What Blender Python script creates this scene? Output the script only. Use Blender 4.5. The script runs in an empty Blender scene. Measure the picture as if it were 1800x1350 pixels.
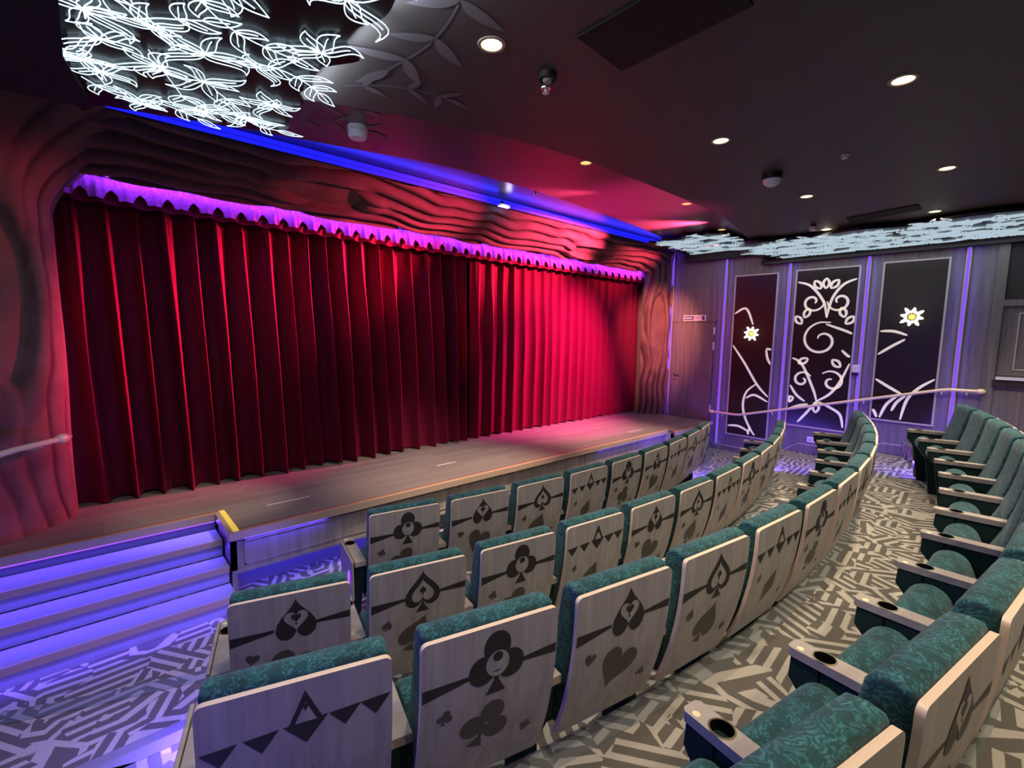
import bpy, bmesh, math, random
from mathutils import Vector, Matrix, noise
random.seed(7)
S = bpy.context.scene
COL = S.collection
PI = math.pi

# ------------------------------------------------------------------ helpers
class MB:
    """collects shapes into one mesh"""
    def __init__(s):
        s.v = []; s.f = []; s.m = []; s.attr = None
    def add(s, vs, fs, mi=0):
        b = len(s.v)
        s.v += [tuple(p) for p in vs]
        for f in fs:
            s.f.append(tuple(b + i for i in f)); s.m.append(mi)
    def box(s, x0, x1, y0, y1, z0, z1, mi=0):
        vs = [(x, y, z) for z in (z0, z1) for y in (y0, y1) for x in (x0, x1)]
        s.add(vs, [(0, 2, 3, 1), (4, 5, 7, 6), (0, 1, 5, 4), (2, 6, 7, 3), (0, 4, 6, 2), (1, 3, 7, 5)], mi)
    def prism(s, poly, a0, a1, axis='z', mi=0):
        """poly: 2D points; axis: extrusion axis (z: xy, x: yz, y: xz)"""
        def P(p, a):
            return {'z': (p[0], p[1], a), 'x': (a, p[0], p[1]), 'y': (p[0], a, p[1])}[axis]
        n = len(poly)
        vs = [P(p, a0) for p in poly] + [P(p, a1) for p in poly]
        fs = [tuple(range(n))[::-1], tuple(range(n, 2 * n))]
        fs += [(i, (i + 1) % n, n + (i + 1) % n, n + i) for i in range(n)]
        s.add(vs, fs, mi)
    def tube(s, path, r, n=6, mi=0, closed=False, cap=True):
        path = [Vector(p) for p in path]
        m = len(path)
        vs = []; fs = []
        up = Vector((0, 0, 1))
        for i, p in enumerate(path):
            a = path[(i - 1) % m] if (closed or i > 0) else path[0]
            b = path[(i + 1) % m] if (closed or i < m - 1) else path[-1]
            t = (b - a)
            if t.length < 1e-9: t = Vector((1, 0, 0))
            t.normalize()
            u = up if abs(t.z) < .9 else Vector((1, 0, 0))
            e1 = t.cross(u).normalized(); e2 = e1.cross(t).normalized()
            rr = r[i] if isinstance(r, (list, tuple)) else r
            for k in range(n):
                an = 2 * PI * k / n
                vs.append(p + e1 * math.cos(an) * rr + e2 * math.sin(an) * rr)
        L = m if closed else m - 1
        for i in range(L):
            for k in range(n):
                i2 = (i + 1) % m
                fs.append((i * n + k, i * n + (k + 1) % n, i2 * n + (k + 1) % n, i2 * n + k))
        if cap and not closed:
            fs.append(tuple(range(n))[::-1]); fs.append(tuple(range((m - 1) * n, m * n)))
        s.add(vs, fs, mi)
    def lathe(s, prof, c=(0, 0, 0), n=24, mi=0, axis='z', mis=None):
        vs = []; fs = []
        for r, h in prof:
            for k in range(n):
                a = 2 * PI * k / n
                x, y = r * math.cos(a), r * math.sin(a)
                if axis == 'z': q = (c[0] + x, c[1] + y, c[2] + h)
                elif axis == 'x': q = (c[0] + h, c[1] + x, c[2] + y)
                else: q = (c[0] + x, c[1] + h, c[2] + y)
                vs.append(q)
        b = len(s.v); s.v += vs
        for i in range(len(prof) - 1):
            for k in range(n):
                s.f.append((b + i * n + k, b + i * n + (k + 1) % n, b + (i + 1) * n + (k + 1) % n, b + (i + 1) * n + k))
                s.m.append(mis[i] if mis else mi)
    def grid(s, fn, nu, nv, mi=0):
        vs = [fn(i / nu, j / nv) for j in range(nv + 1) for i in range(nu + 1)]
        fs = [(j * (nu + 1) + i, j * (nu + 1) + i + 1, (j + 1) * (nu + 1) + i + 1, (j + 1) * (nu + 1) + i)
              for j in range(nv) for i in range(nu)]
        s.add(vs, fs, mi)
    def build(s, name, mats, parent=None, smooth=False, fix=True, bevel=0, seg=2, auto=None):
        me = bpy.data.meshes.new(name)
        me.from_pydata(s.v, [], s.f)
        if not isinstance(mats, (list, tuple)): mats = [mats]
        for m in mats: me.materials.append(m)
        for p, mi in zip(me.polygons, s.m): p.material_index = mi
        if fix:
            bm = bmesh.new(); bm.from_mesh(me)
            bmesh.ops.recalc_face_normals(bm, faces=bm.faces)
            if bevel:
                es = [e for e in bm.edges if len(e.link_faces) == 2 and e.calc_face_angle(0) > .6]
                bmesh.ops.bevel(bm, geom=es, offset=bevel, segments=seg, affect='EDGES', profile=.5, clamp_overlap=True)
            bm.to_mesh(me); bm.free()
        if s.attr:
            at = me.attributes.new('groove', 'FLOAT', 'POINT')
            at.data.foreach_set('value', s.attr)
        if smooth:
            me.polygons.foreach_set('use_smooth', [True] * len(me.polygons))
            if auto is not None:
                me.set_sharp_from_angle(angle=auto)
        o = bpy.data.objects.new(name, me); COL.objects.link(o)
        if parent: o.parent = parent
        return o

def tag(o, label=None, cat=None, group=None, kind=None):
    if label: o['label'] = label
    if cat: o['category'] = cat
    if group: o['group'] = group
    if kind: o['kind'] = kind
    return o
def empty(name, loc=(0, 0, 0), rz=0):
    o = bpy.data.objects.new(name, None); COL.objects.link(o)
    o.location = loc; o.rotation_euler = (0, 0, rz); o.empty_display_size = .1
    return o
def copy_tree(o, parent=None):
    c = o.copy(); COL.objects.link(c)
    if parent: c.parent = parent
    for ch in [x for x in bpy.data.objects if x.parent == o]:
        copy_tree(ch, c)
    return c
def struct(o, label=None):
    o['kind'] = 'structure'
    if label: o['label'] = label
    return o

def smooth_line(p, n=8):
    out = []
    for i in range(len(p) - 1):
        p0 = p[max(0, i - 1)]; p1 = p[i]; p2 = p[i + 1]; p3 = p[min(len(p) - 1, i + 2)]
        for k in range(n):
            f = k / n
            out.append(tuple(.5 * (2 * p1[j] + (p2[j] - p0[j]) * f + (2 * p0[j] - 5 * p1[j] + 4 * p2[j] - p3[j]) * f * f + (3 * p1[j] - p0[j] - 3 * p2[j] + p3[j]) * f ** 3) for j in (0, 1)))
    return out + [p[-1]]

# ------------------------------------------------------------------ materials
def new_mat(name):
    m = bpy.data.materials.new(name); m.use_nodes = True
    nt = m.node_tree
    return m, nt, nt.nodes['Principled BSDF']
def mat(name, col, rough=.6, metal=0, spec=.5, emis=None, es=0, sheen=0, coat=0):
    m, nt, b = new_mat(name)
    b.inputs['Base Color'].default_value = (*col, 1)
    b.inputs['Roughness'].default_value = rough
    b.inputs['Metallic'].default_value = metal
    b.inputs['Specular IOR Level'].default_value = spec
    if emis:
        b.inputs['Emission Color'].default_value = (*emis, 1); b.inputs['Emission Strength'].default_value = es
    if sheen:
        b.inputs['Sheen Weight'].default_value = sheen; b.inputs['Sheen Roughness'].default_value = .4
        b.inputs['Sheen Tint'].default_value = (*[min(1, c * 1.5 + .1) for c in col], 1)
    if coat: b.inputs['Coat Weight'].default_value = coat; b.inputs['Coat Roughness'].default_value = .1
    return m
def nd(nt, t, **kw):
    n = nt.nodes.new(t)
    for k, v in kw.items():
        if k.startswith('i_'):
            key = k[2:]
            n.inputs[int(key) if key.isdigit() else key.replace('_', ' ')].default_value = v
        else: setattr(n, k, v)
    return n
def ramp(nt, stops, interp='LINEAR'):
    r = nt.nodes.new('ShaderNodeValToRGB'); r.color_ramp.interpolation = interp
    e = r.color_ramp.elements
    while len(e) < len(stops): e.new(.5)
    for el, (p, c) in zip(e, stops):
        el.position = p; el.color = (*c, 1)
    return r
def coords(nt, scale=(1, 1, 1), rot=(0, 0, 0), kind='Object'):
    tc = nt.nodes.new('ShaderNodeTexCoord'); mp = nt.nodes.new('ShaderNodeMapping')
    mp.inputs['Scale'].default_value = scale; mp.inputs['Rotation'].default_value = rot
    nt.links.new(tc.outputs[kind], mp.inputs['Vector'])
    return mp.outputs['Vector']
def math_n(nt, op, a, b=None, c=None):
    n = nt.nodes.new('ShaderNodeMath'); n.operation = op
    for i, x in enumerate((a, b, c)):
        if x is None: continue
        if isinstance(x, (int, float)): n.inputs[i].default_value = x
        else: nt.links.new(x, n.inputs[i])
    return n.outputs[0]
def mixc(nt, f, a, b):
    n = nt.nodes.new('ShaderNodeMix'); n.data_type = 'RGBA'
    for k, x in ((0, f), (6, a), (7, b)):
        if isinstance(x, (int, float)): n.inputs[k].default_value = x
        elif isinstance(x, tuple): n.inputs[k].default_value = (*x, 1)
        else: nt.links.new(x, n.inputs[k])
    return n.outputs[2]

def veneer(name, c1, c2, axis_scale, rough=.5, spec=.4, detail=6):
    m, nt, b = new_mat(name)
    v = coords(nt, axis_scale)
    n1 = nd(nt, 'ShaderNodeTexNoise', i_Scale=1.0, i_Detail=float(detail), i_Roughness=.65)
    nt.links.new(v, n1.inputs['Vector'])
    r = ramp(nt, [(.3, c1), (.7, c2)]); nt.links.new(n1.outputs['Fac'], r.inputs['Fac'])
    nt.links.new(r.outputs['Color'], b.inputs['Base Color'])
    b.inputs['Roughness'].default_value = rough; b.inputs['Specular IOR Level'].default_value = spec
    bp = nd(nt, 'ShaderNodeBump', i_Strength=.15, i_Distance=.003)
    nt.links.new(n1.outputs['Fac'], bp.inputs['Height']); nt.links.new(bp.outputs['Normal'], b.inputs['Normal'])
    return m

def make_carpet(name='maze_carpet', dark=(.125, .113, .098), light=(.50, .465, .40)):
    m, nt, b = new_mat(name)
    v = coords(nt, (1, 1, 1), (0, 0, .45))
    ve = nd(nt, 'ShaderNodeTexVoronoi', feature='DISTANCE_TO_EDGE', i_Scale=2.5, i_Randomness=.95)
    vb = nd(nt, 'ShaderNodeTexVoronoi', feature='F1', distance='EUCLIDEAN', i_Scale=6.6, i_Randomness=1.0)
    nt.links.new(v, ve.inputs['Vector']); nt.links.new(v, vb.inputs['Vector'])
    sep = nd(nt, 'ShaderNodeSeparateColor'); nt.links.new(vb.outputs['Color'], sep.inputs[0])
    k = math_n(nt, 'MULTIPLY', math_n(nt, 'FLOOR', math_n(nt, 'MULTIPLY', sep.outputs[0], 3.0)), PI / 3)
    sx = nd(nt, 'ShaderNodeSeparateXYZ'); nt.links.new(v, sx.inputs[0])
    d = math_n(nt, 'ADD', math_n(nt, 'MULTIPLY', sx.outputs[0], math_n(nt, 'COSINE', k)),
               math_n(nt, 'MULTIPLY', sx.outputs[1], math_n(nt, 'SINE', k)))
    s1 = math_n(nt, 'SINE', math_n(nt, 'MULTIPLY', d, 2 * PI / .074))
    s2 = math_n(nt, 'COSINE', math_n(nt, 'MULTIPLY', ve.outputs['Distance'], 2 * PI / (.074 * 2.5)))
    pick = math_n(nt, 'GREATER_THAN', sep.outputs[1], .66)
    s = nd(nt, 'ShaderNodeMix', data_type='FLOAT')
    nt.links.new(pick, s.inputs[0]); nt.links.new(s1, s.inputs[2]); nt.links.new(s2, s.inputs[3])
    n1 = nd(nt, 'ShaderNodeTexNoise', i_Scale=70.0, i_Detail=2.0); nt.links.new(v, n1.inputs['Vector'])
    st = math_n(nt, 'ADD', s.outputs[0], math_n(nt, 'MULTIPLY', math_n(nt, 'SUBTRACT', n1.outputs['Fac'], .5), .3))
    r = ramp(nt, [(.55, dark), (.66, light)])
    nt.links.new(math_n(nt, 'MULTIPLY_ADD', st, .5, .5), r.inputs['Fac'])
    n2 = nd(nt, 'ShaderNodeTexNoise', i_Scale=350.0, i_Detail=1.0); nt.links.new(v, n2.inputs['Vector'])
    col = mixc(nt, math_n(nt, 'MULTIPLY', n2.outputs['Fac'], .3), r.outputs['Color'], (.16, .15, .13))
    nt.links.new(col, b.inputs['Base Color'])
    b.inputs['Roughness'].default_value = .95; b.inputs['Specular IOR Level'].default_value = .1
    bp = nd(nt, 'ShaderNodeBump', i_Strength=.5, i_Distance=.004)
    nt.links.new(n2.outputs['Fac'], bp.inputs['Height']); nt.links.new(bp.outputs['Normal'], b.inputs['Normal'])
    return m

def make_fabric():
    m, nt, b = new_mat('teal_leaf_fabric')
    v = coords(nt, (1, 1, 1))
    # short leaf-like strokes: stripes whose direction changes from cell to cell
    vo = nd(nt, 'ShaderNodeTexVoronoi', feature='F1', i_Scale=48.0, i_Randomness=1.0); nt.links.new(v, vo.inputs['Vector'])
    c2 = nd(nt, 'ShaderNodeVectorMath', operation='SUBTRACT'); c2.inputs[1].default_value = (.5, .5, .5); nt.links.new(vo.outputs['Color'], c2.inputs[0])
    nv = nd(nt, 'ShaderNodeVectorMath', operation='NORMALIZE'); nt.links.new(c2.outputs[0], nv.inputs[0])
    n0 = nd(nt, 'ShaderNodeTexNoise', i_Scale=60.0, i_Detail=1.0); nt.links.new(v, n0.inputs['Vector'])
    ad = nd(nt, 'ShaderNodeVectorMath', operation='MULTIPLY_ADD'); ad.inputs[1].default_value = (.02, .02, .02)
    nt.links.new(n0.outputs['Color'], ad.inputs[0]); nt.links.new(v, ad.inputs[2])
    dt = nd(nt, 'ShaderNodeVectorMath', operation='DOT_PRODUCT'); nt.links.new(ad.outputs[0], dt.inputs[0]); nt.links.new(nv.outputs[0], dt.inputs[1])
    st = math_n(nt, 'MULTIPLY_ADD', math_n(nt, 'SINE', math_n(nt, 'MULTIPLY', dt.outputs['Value'], 2 * PI / .0105)), .5, .5)
    n1 = nd(nt, 'ShaderNodeTexNoise', i_Scale=14.0, i_Detail=3.0); nt.links.new(v, n1.inputs['Vector'])
    cs = nd(nt, 'ShaderNodeSeparateColor'); nt.links.new(vo.outputs['Color'], cs.inputs[0])
    n3 = nd(nt, 'ShaderNodeTexNoise', i_Scale=95.0, i_Detail=2.0); nt.links.new(v, n3.inputs['Vector'])
    base = math_n(nt, 'ADD', math_n(nt, 'MULTIPLY', n1.outputs['Fac'], .55), math_n(nt, 'MULTIPLY', n3.outputs['Fac'], .45))
    stroke = math_n(nt, 'MULTIPLY', math_n(nt, 'MULTIPLY', st, math_n(nt, 'GREATER_THAN', cs.outputs[0], .35)), .32)
    f = math_n(nt, 'ADD', math_n(nt, 'MULTIPLY', base, .85), stroke)
    r = ramp(nt, [(.28, (.012, .036, .036)), (.50, (.017, .068, .074)), (.72, (.030, .125, .140)), (.95, (.11, .27, .29))])
    nt.links.new(f, r.inputs['Fac'])
    nt.links.new(r.outputs['Color'], b.inputs['Base Color'])
    b.inputs['Roughness'].default_value = .85; b.inputs['Specular IOR Level'].default_value = .2
    b.inputs['Sheen Weight'].default_value = .12
    bp = nd(nt, 'ShaderNodeBump', i_Strength=.12, i_Distance=.002)
    nt.links.new(f, bp.inputs['Height']); nt.links.new(bp.outputs['Normal'], b.inputs['Normal'])
    return m

def make_planks():
    m, nt, b = new_mat('stage_planks')
    v = coords(nt, (1, 1, 1))
    br = nd(nt, 'ShaderNodeTexBrick', i_Scale=1.0, i_Mortar_Size=.0025, i_Brick_Width=1.1, i_Row_Height=.105, i_Bias=0.0)
    br.offset = .37; br.offset_frequency = 2
    br.inputs['Color1'].default_value = (.14, .105, .088, 1); br.inputs['Color2'].default_value = (.22, .175, .15, 1)
    br.inputs['Mortar'].default_value = (.04, .03, .026, 1)
    nt.links.new(v, br.inputs['Vector'])
    n1 = nd(nt, 'ShaderNodeTexNoise', i_Scale=1.0, i_Detail=6.0, i_Roughness=.7)
    v2 = coords(nt, (3, 60, 1)); nt.links.new(v2, n1.inputs['Vector'])
    col = mixc(nt, math_n(nt, 'MULTIPLY', n1.outputs['Fac'], .6), br.outputs['Color'], (.26, .215, .185))
    nt.links.new(col, b.inputs['Base Color'])
    b.inputs['Roughness'].default_value = .5; b.inputs['Specular IOR Level'].default_value = .35
    return m

def make_bark():
    m, nt, b = new_mat('painted_bark')
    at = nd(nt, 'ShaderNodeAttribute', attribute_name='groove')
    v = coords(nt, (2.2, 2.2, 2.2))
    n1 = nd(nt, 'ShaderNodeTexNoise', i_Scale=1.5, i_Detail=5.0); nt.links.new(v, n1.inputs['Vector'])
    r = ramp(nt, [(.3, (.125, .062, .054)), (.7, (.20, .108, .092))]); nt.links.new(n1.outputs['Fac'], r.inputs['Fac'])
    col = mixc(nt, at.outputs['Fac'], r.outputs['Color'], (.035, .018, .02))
    nt.links.new(col, b.inputs['Base Color'])
    b.inputs['Roughness'].default_value = .75; b.inputs['Specular IOR Level'].default_value = .2
    n2 = nd(nt, 'ShaderNodeTexNoise', i_Scale=30.0, i_Detail=4.0); nt.links.new(v, n2.inputs['Vector'])
    bp = nd(nt, 'ShaderNodeBump', i_Strength=.25, i_Distance=.01)
    nt.links.new(n2.outputs['Fac'], bp.inputs['Height']); nt.links.new(bp.outputs['Normal'], b.inputs['Normal'])
    return m

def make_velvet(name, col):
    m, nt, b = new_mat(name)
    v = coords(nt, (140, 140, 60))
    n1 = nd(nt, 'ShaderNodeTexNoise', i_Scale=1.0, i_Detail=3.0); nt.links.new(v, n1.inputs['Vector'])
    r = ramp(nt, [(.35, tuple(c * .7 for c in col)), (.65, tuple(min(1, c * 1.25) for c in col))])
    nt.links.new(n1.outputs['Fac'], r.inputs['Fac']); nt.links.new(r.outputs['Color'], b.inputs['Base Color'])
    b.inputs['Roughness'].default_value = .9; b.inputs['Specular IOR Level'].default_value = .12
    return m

M = {}
M['carpet'] = make_carpet(); M['carpetedge'] = make_carpet('maze_carpet_border', (.115, .125, .12), (.30, .315, .30)); M['fabric'] = make_fabric(); M['planks'] = make_planks(); M['bark'] = make_bark()
M['velvet'] = make_velvet('red_velvet', (.15, .006, .028))
M['valance'] = make_velvet('valance_cloth_lit', (.42, .10, .34))  # mauve carries part of the violet light on the dark red cloth
M['greige'] = veneer('greige_card_back', (.235, .215, .205), (.36, .335, .32), (28, 28, 1.6), .42, .45)
M['veneer'] = veneer('wall_veneer', (.105, .098, .09), (.20, .185, .17), (1, 22, 1.2), .5, .35)
M['fascia'] = veneer('fascia_veneer', (.20, .175, .155), (.34, .30, .27), (16, 16, 1.1), .5, .35)
M['cream'] = mat('cream_edge', (.72, .55, .42), .45)
M['armwood'] = veneer('taupe_arm', (.29, .25, .215), (.38, .33, .29), (20, 20, 20), .5, .4)
M['darkcloth'] = mat('dark_teal_cloth', (.010, .026, .026), .9, spec=.15)
M['black'] = mat('black_metal', (.008, .008, .009), .5)
M['cup'] = mat('black_cup', (.004, .004, .004), .7, spec=.1)
M['brass'] = mat('brass', (.95, .78, .48), .35, .2)
M['goldrim'] = mat('gold_rim', (.55, .5, .3), .35, 1)
M['ink'] = mat('charcoal_print', (.020, .018, .016), .55)
M['ink2'] = mat('faded_print', (.062, .054, .045), .55)
M['tape'] = mat('nosing_grey', (.17, .175, .165), .8)
M['taupe'] = mat('taupe_metal', (.46, .34, .25), .4, .1)
M['orange'] = mat('orange_trim', (.50, .12, .045), .4)
M['yellow'] = mat('brass_edge_yellow_lit', (.85, .62, .12), .35, .3, emis=(1, .7, .1), es=.35)  # yellow emission stands in for light falling on the brass
M['ceil'] = mat('ceiling_dark', (.062, .058, .055), .5, spec=.3)
M['ceilgloss'] = mat('ceiling_gloss', (.10, .07, .075), .3, spec=.5)
M['dark'] = mat('dark_wall', (.022, .02, .018), .8)
M['ceiltop'] = mat('ceiling_gloss_unlit', (.030, .020, .032), .3, spec=.5)  # darkened copy of the gloss ceiling, so the strip looks out of the red light
M['hatch'] = mat('ceiling_panel_dark', (.018, .017, .013), .7, spec=.2)
M['print'] = mat('leaf_print_grey', (.125, .12, .13), .5)
M['neonpanel'] = mat('black_acrylic', (.004, .004, .005), .35)
M['artboard'] = mat('dark_brown_gloss', (.022, .014, .011), .25, spec=.3)
M['artline'] = mat('cream_line', (.70, .66, .56), .5, emis=(1, .9, .74), es=.25)  # slight emission brightens the drawn lines, which are no lamps
M['frame'] = mat('frame_beige', (.50, .43, .36), .45)
M['white'] = mat('white_plastic', (.75, .75, .78), .45)
M['treadlit'] = mat('step_laminate', (.30, .30, .36), .55)
M['riser'] = mat('step_riser', (.16, .16, .20), .6)
M['handle'] = mat('satin_steel', (.6, .58, .56), .3, 1)
M['glass'] = mat('smoked_glass', (.03, .03, .025), .15, spec=.6)
M['signdark'] = mat('sign_ink', (.05, .06, .16), .5)
def emit(name, col, s, sampling=None):
    m = mat(name, (0, 0, 0), .5, emis=col, es=s)
    if sampling:
        try: m.cycles.emission_sampling = sampling
        except Exception: pass
    return m
M['neon'] = emit('neon_white', (.62, .86, 1), 1.35, 'NONE')
M['neonfar'] = emit('neon_white_far', (.55, .70, .80), .58, 'NONE')
M['blue'] = emit('led_blue', (.010, .012, 1), .95)
M['violet'] = emit('led_violet', (.17, .05, 1), 1.1)
M['violet2'] = emit('led_violet_bright', (.30, .07, 1), 1.3)
M['bulb'] = emit('downlight_glow', (1, .88, .66), 22)
M['bulbdim'] = emit('downlight_glow_amber', (1, .66, .30), 9)
M['glow'] = emit('blossom_white', (1, .97, .85), 2.2)
M['glowy'] = emit('blossom_yellow', (1, .72, .03), 1.3)
M['baffle'] = mat('downlight_baffle', (.62, .52, .38), .35)
M['trimring'] = mat('downlight_trim', (.30, .26, .2), .4)

# ------------------------------------------------------------------ camera
cam = bpy.data.cameras.new('camera'); co = bpy.data.objects.new('camera', cam); COL.objects.link(co)
X = Vector((0.74487385, -0.05982715, 0.66451761)); Y = Vector((-0.66702657, -0.08982659, 0.73959904)); Z = Vector((0.01544324, -0.99415889, -0.10681578))
right = Vector((X[0], Y[0], Z[0])); up = -Vector((X[1], Y[1], Z[1])); back = -Vector((X[2], Y[2], Z[2]))
co.matrix_world = Matrix(((right.x, up.x, back.x, 0), (right.y, up.y, back.y, 0), (right.z, up.z, back.z, 2.16), (0, 0, 0, 1)))
cam.sensor_fit = 'HORIZONTAL'; cam.sensor_width = 36; cam.lens = 36 * 830 / 1800; cam.clip_start = .02
S.camera = co

# ------------------------------------------------------------------ lamps
def look(o, tgt):
    d = Vector(tgt) - o.location
    o.rotation_euler = d.to_track_quat('-Z', 'Y').to_euler()
def spot(loc, tgt, col, power, size, blend=.5, r=.05):
    l = bpy.data.lights.new('spot_lamp', 'SPOT'); l.energy = power; l.color = col
    l.spot_size = math.radians(size); l.spot_blend = blend; l.shadow_soft_size = r
    o = bpy.data.objects.new('spot_lamp', l); COL.objects.link(o); o.location = loc; look(o, tgt); return o
def area(loc, tgt, sx, sy, col, power, roll_axis=None, spread=None):
    l = bpy.data.lights.new('strip_lamp', 'AREA'); l.energy = power; l.color = col; l.shape = 'RECTANGLE'; l.size = sx; l.size_y = sy
    if spread: l.spread = math.radians(spread)
    o = bpy.data.objects.new('strip_lamp', l); COL.objects.link(o); o.location = loc
    d = (Vector(tgt) - Vector(loc)).normalized()
    ax = Vector(roll_axis or (1, 0, 0)); ax = (ax - d * ax.dot(d)).normalized()
    zc = -d; yc = zc.cross(ax)
    o.rotation_euler = Matrix((ax, yc, zc)).transposed().to_euler(); return o
def point(loc, col, power, r=.05):
    l = bpy.data.lights.new('glow_lamp', 'POINT'); l.energy = power; l.color = col; l.shadow_soft_size = r
    o = bpy.data.objects.new('glow_lamp', l); COL.objects.link(o); o.location = loc; return o

# ------------------------------------------------------------------ setting: floor and tiers
WX = 8.75; XL = -1.0; YB = -3.0; ST = .56
ROWS = dict(A=((3.587, 13.08), 10.485, -.1950, .0559, 9, 0.0),
            B=((3.63, 12.53), 10.85, -.2825, .05384, 12, .05),
            C=((3.607, 11.84), 11.06, -.2965, .05266, 13, .26),
            D=((3.6, 11.93), 12.076, -.2746, .0484, 13, .465))
mb = MB(); mb.box(XL, WX, YB, 5.9, -.12, 0); struct(mb.build('floor', M['carpet']), 'carpet with a cream maze pattern on grey brown')
def arc_pts(c, r, x0, x1, n=48):
    out = []
    for i in range(n + 1):
        x = x0 + (x1 - x0) * i / n
        out.append((x, c[1] - math.sqrt(max(0, r * r - (x - c[0]) ** 2))))
    return out
def tier(row, z):
    c, r = ROWS[row][0], ROWS[row][1] - .19
    pts = arc_pts(c, r, XL, WX)
    mb = MB(); mb.prism(pts + [(WX, YB), (XL, YB)], 0, z)
    o = struct(mb.build('floor_tier', M['carpet']), 'carpeted seating tier curving behind the ' + {'A': 'front', 'B': 'second', 'C': 'third', 'D': 'back'}[row] + ' row')
    a = arc_pts(c, r + .002, XL + .02, WX - .02); b = arc_pts(c, r + .105, XL + .02, WX - .02)
    g = MB(); n = len(a)
    g.add([(x, y, z + .003) for x, y in a] + [(x, y, z + .003) for x, y in b], [(i, i + 1, n + i + 1, n + i) for i in range(n - 1)])
    g.build('nosing_band', M['carpetedge'], o)
tier('A', .05); tier('B', .26); tier('C', .465); tier('D', .675)
for z, y1 in ((.13, 2.80), (.26, 2.56)):
    mb = MB(); mb.box(XL, .27, 1.5, y1, 0, z)
    o = struct(mb.build('floor_tier', M['carpet']), 'low carpeted aisle step beside the staircase')
    g = MB(); g.box(XL + .01, .268, y1 - .075, y1 + .003, z - .03, z + .003); g.build('nosing_band', M['tape'], o)

# ------------------------------------------------------------------ stage
mb = MB(); SX = .735
outl = [(XL, 6.6), (XL, 4.64), (SX, 4.64), (SX, 4.10), (7.33, 4.10), (7.2, 3.93), (8.32, 3.93), (8.50, 4.02), (WX, 4.02), (WX, 6.6)]
outl_in = [(XL, 6.6), (XL, 4.66), (SX + .03, 4.66), (SX + .03, 4.15), (7.31, 4.15), (7.24, 3.98), (8.30, 3.98), (8.48, 4.07), (WX, 4.07), (WX, 6.6)]
mb.prism(outl_in, ST - .04, ST - .002)
stage = struct(mb.build('floor_stage', M['planks']), 'grey brown plank stage floor')
# stage nosing strip and orange line
edge = [(XL, 4.64), (SX, 4.64), (SX, 4.10), (7.33, 4.10), (7.2, 3.93), (8.32, 3.93), (8.50, 4.02), (WX, 4.02)]
edge_i = [(XL, 4.675), (SX + .035, 4.675), (SX + .035, 4.135), (7.315, 4.135), (7.24, 3.965), (8.30, 3.965), (8.48, 4.055), (WX, 4.055)]
edge_o = [(XL, 4.70), (SX + .055, 4.70), (SX + .055, 4.158), (7.305, 4.158), (7.27, 3.988), (8.28, 3.988), (8.46, 4.078), (WX, 4.078)]
def strip_top(a, b, z0, z1, name, m, par):
    g = MB(); n = len(a)
    for i in range(n - 1):
        q = [a[i], a[i + 1], b[i + 1], b[i]]
        g.prism(q, z0, z1)
    return g.build(name, m, par)
strip_top(edge, edge_i, ST - .058, ST + .004, 'nosing', M['taupe'], stage)
strip_top(edge_i, edge_o, ST - .02, ST + .003, 'nosing_stripe', M['orange'], stage)
g = MB(); g.box(SX + .036, SX + .075, 4.13, 4.68, ST - .01, ST + .012); g.build('edge_strip', M['yellow'], stage)['label'] = 'brass strip at the stair corner with yellow light put into its colour'
# fascia with frame moulding, toe recess below
fa = MB(); fa.box(SX + .02, 7.3, 4.16, 4.2, .20, ST - .04)
fa.box(SX + .02, SX + .06, 4.16, 4.66, 0, ST - .04)
fa.box(7.24, 8.3, 3.99, 4.03, .2, ST - .04); fa.box(7.24, 7.28, 3.99, 4.2, .2, ST - .04); fa.box(8.3, WX, 4.08, 4.12, 0, ST - .04)
fas = struct(fa.build('wall_stage_front', M['fascia']), 'greige timber fascia under the stage edge')
mo = MB()
xs = [SX + .06, 2.9, 5.1, 7.22]
mo.box(SX + .02, 7.3, 4.148, 4.16, ST - .085, ST - .058); mo.box(SX + .02, 7.3, 4.148, 4.16, .2, .225)
for i in range(3):
    a, b = xs[i] + .05, xs[i + 1] - .05
    for (z0, z1) in ((.255, .267), (.455, .467)): mo.box(a, b, 4.152, 4.16, z0, z1)
    for xx in (a, b - .012): mo.box(xx, xx + .012, 4.152, 4.16, .255, .467)
mo.build('moulding', M['fascia'], fas)
tk = MB(); tk.box(SX + .06, WX, 4.34, 4.37, 0, .2); tk.build('toe_board', M['riser'], fas)
# stairs in the recess
st = MB()
ys = [4.66, 4.38, 4.152, 3.912]
stairs = empty('staircase', (-.3, 4.3, 0))
tag(stairs, 'short staircase with violet lit treads climbing to the stage on the left', 'stairs')
for k in range(3):
    z = ST - .14 * (k + 1)
    g = MB(); g.box(XL, SX, ys[k + 1] + .02, ys[k], 0 if k == 2 else z - .14, z)
    g2 = MB(); g2.box(XL, SX, ys[k + 1], ys[k + 1] + .022, z - .047, z + .004)
    g.v = [(x + .3, y - 4.3, zz) for x, y, zz in g.v]; g2.v = [(x + .3, y - 4.3, zz) for x, y, zz in g2.v]
    t = g.build('tread', [M['treadlit']], stairs)
    g2.build('nosing', M['taupe'], t)
    h = MB(); h.box(XL, SX - .005, ys[k + 1] + .0225, ys[k + 1] + .034, z - .062, z - .05); h.v = [(x + .3, y - 4.3, zz) for x, y, zz in h.v]
    h.build('light_strip', M['violet2'], t)
h = MB(); h.box(XL, SX - .005, 4.662, 4.672, ST - .075, ST - .06); h.v = [(x + .3, y - 4.3, zz) for x, y, zz in h.v]
h.build('light_strip', M['violet2'], stairs)
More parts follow.
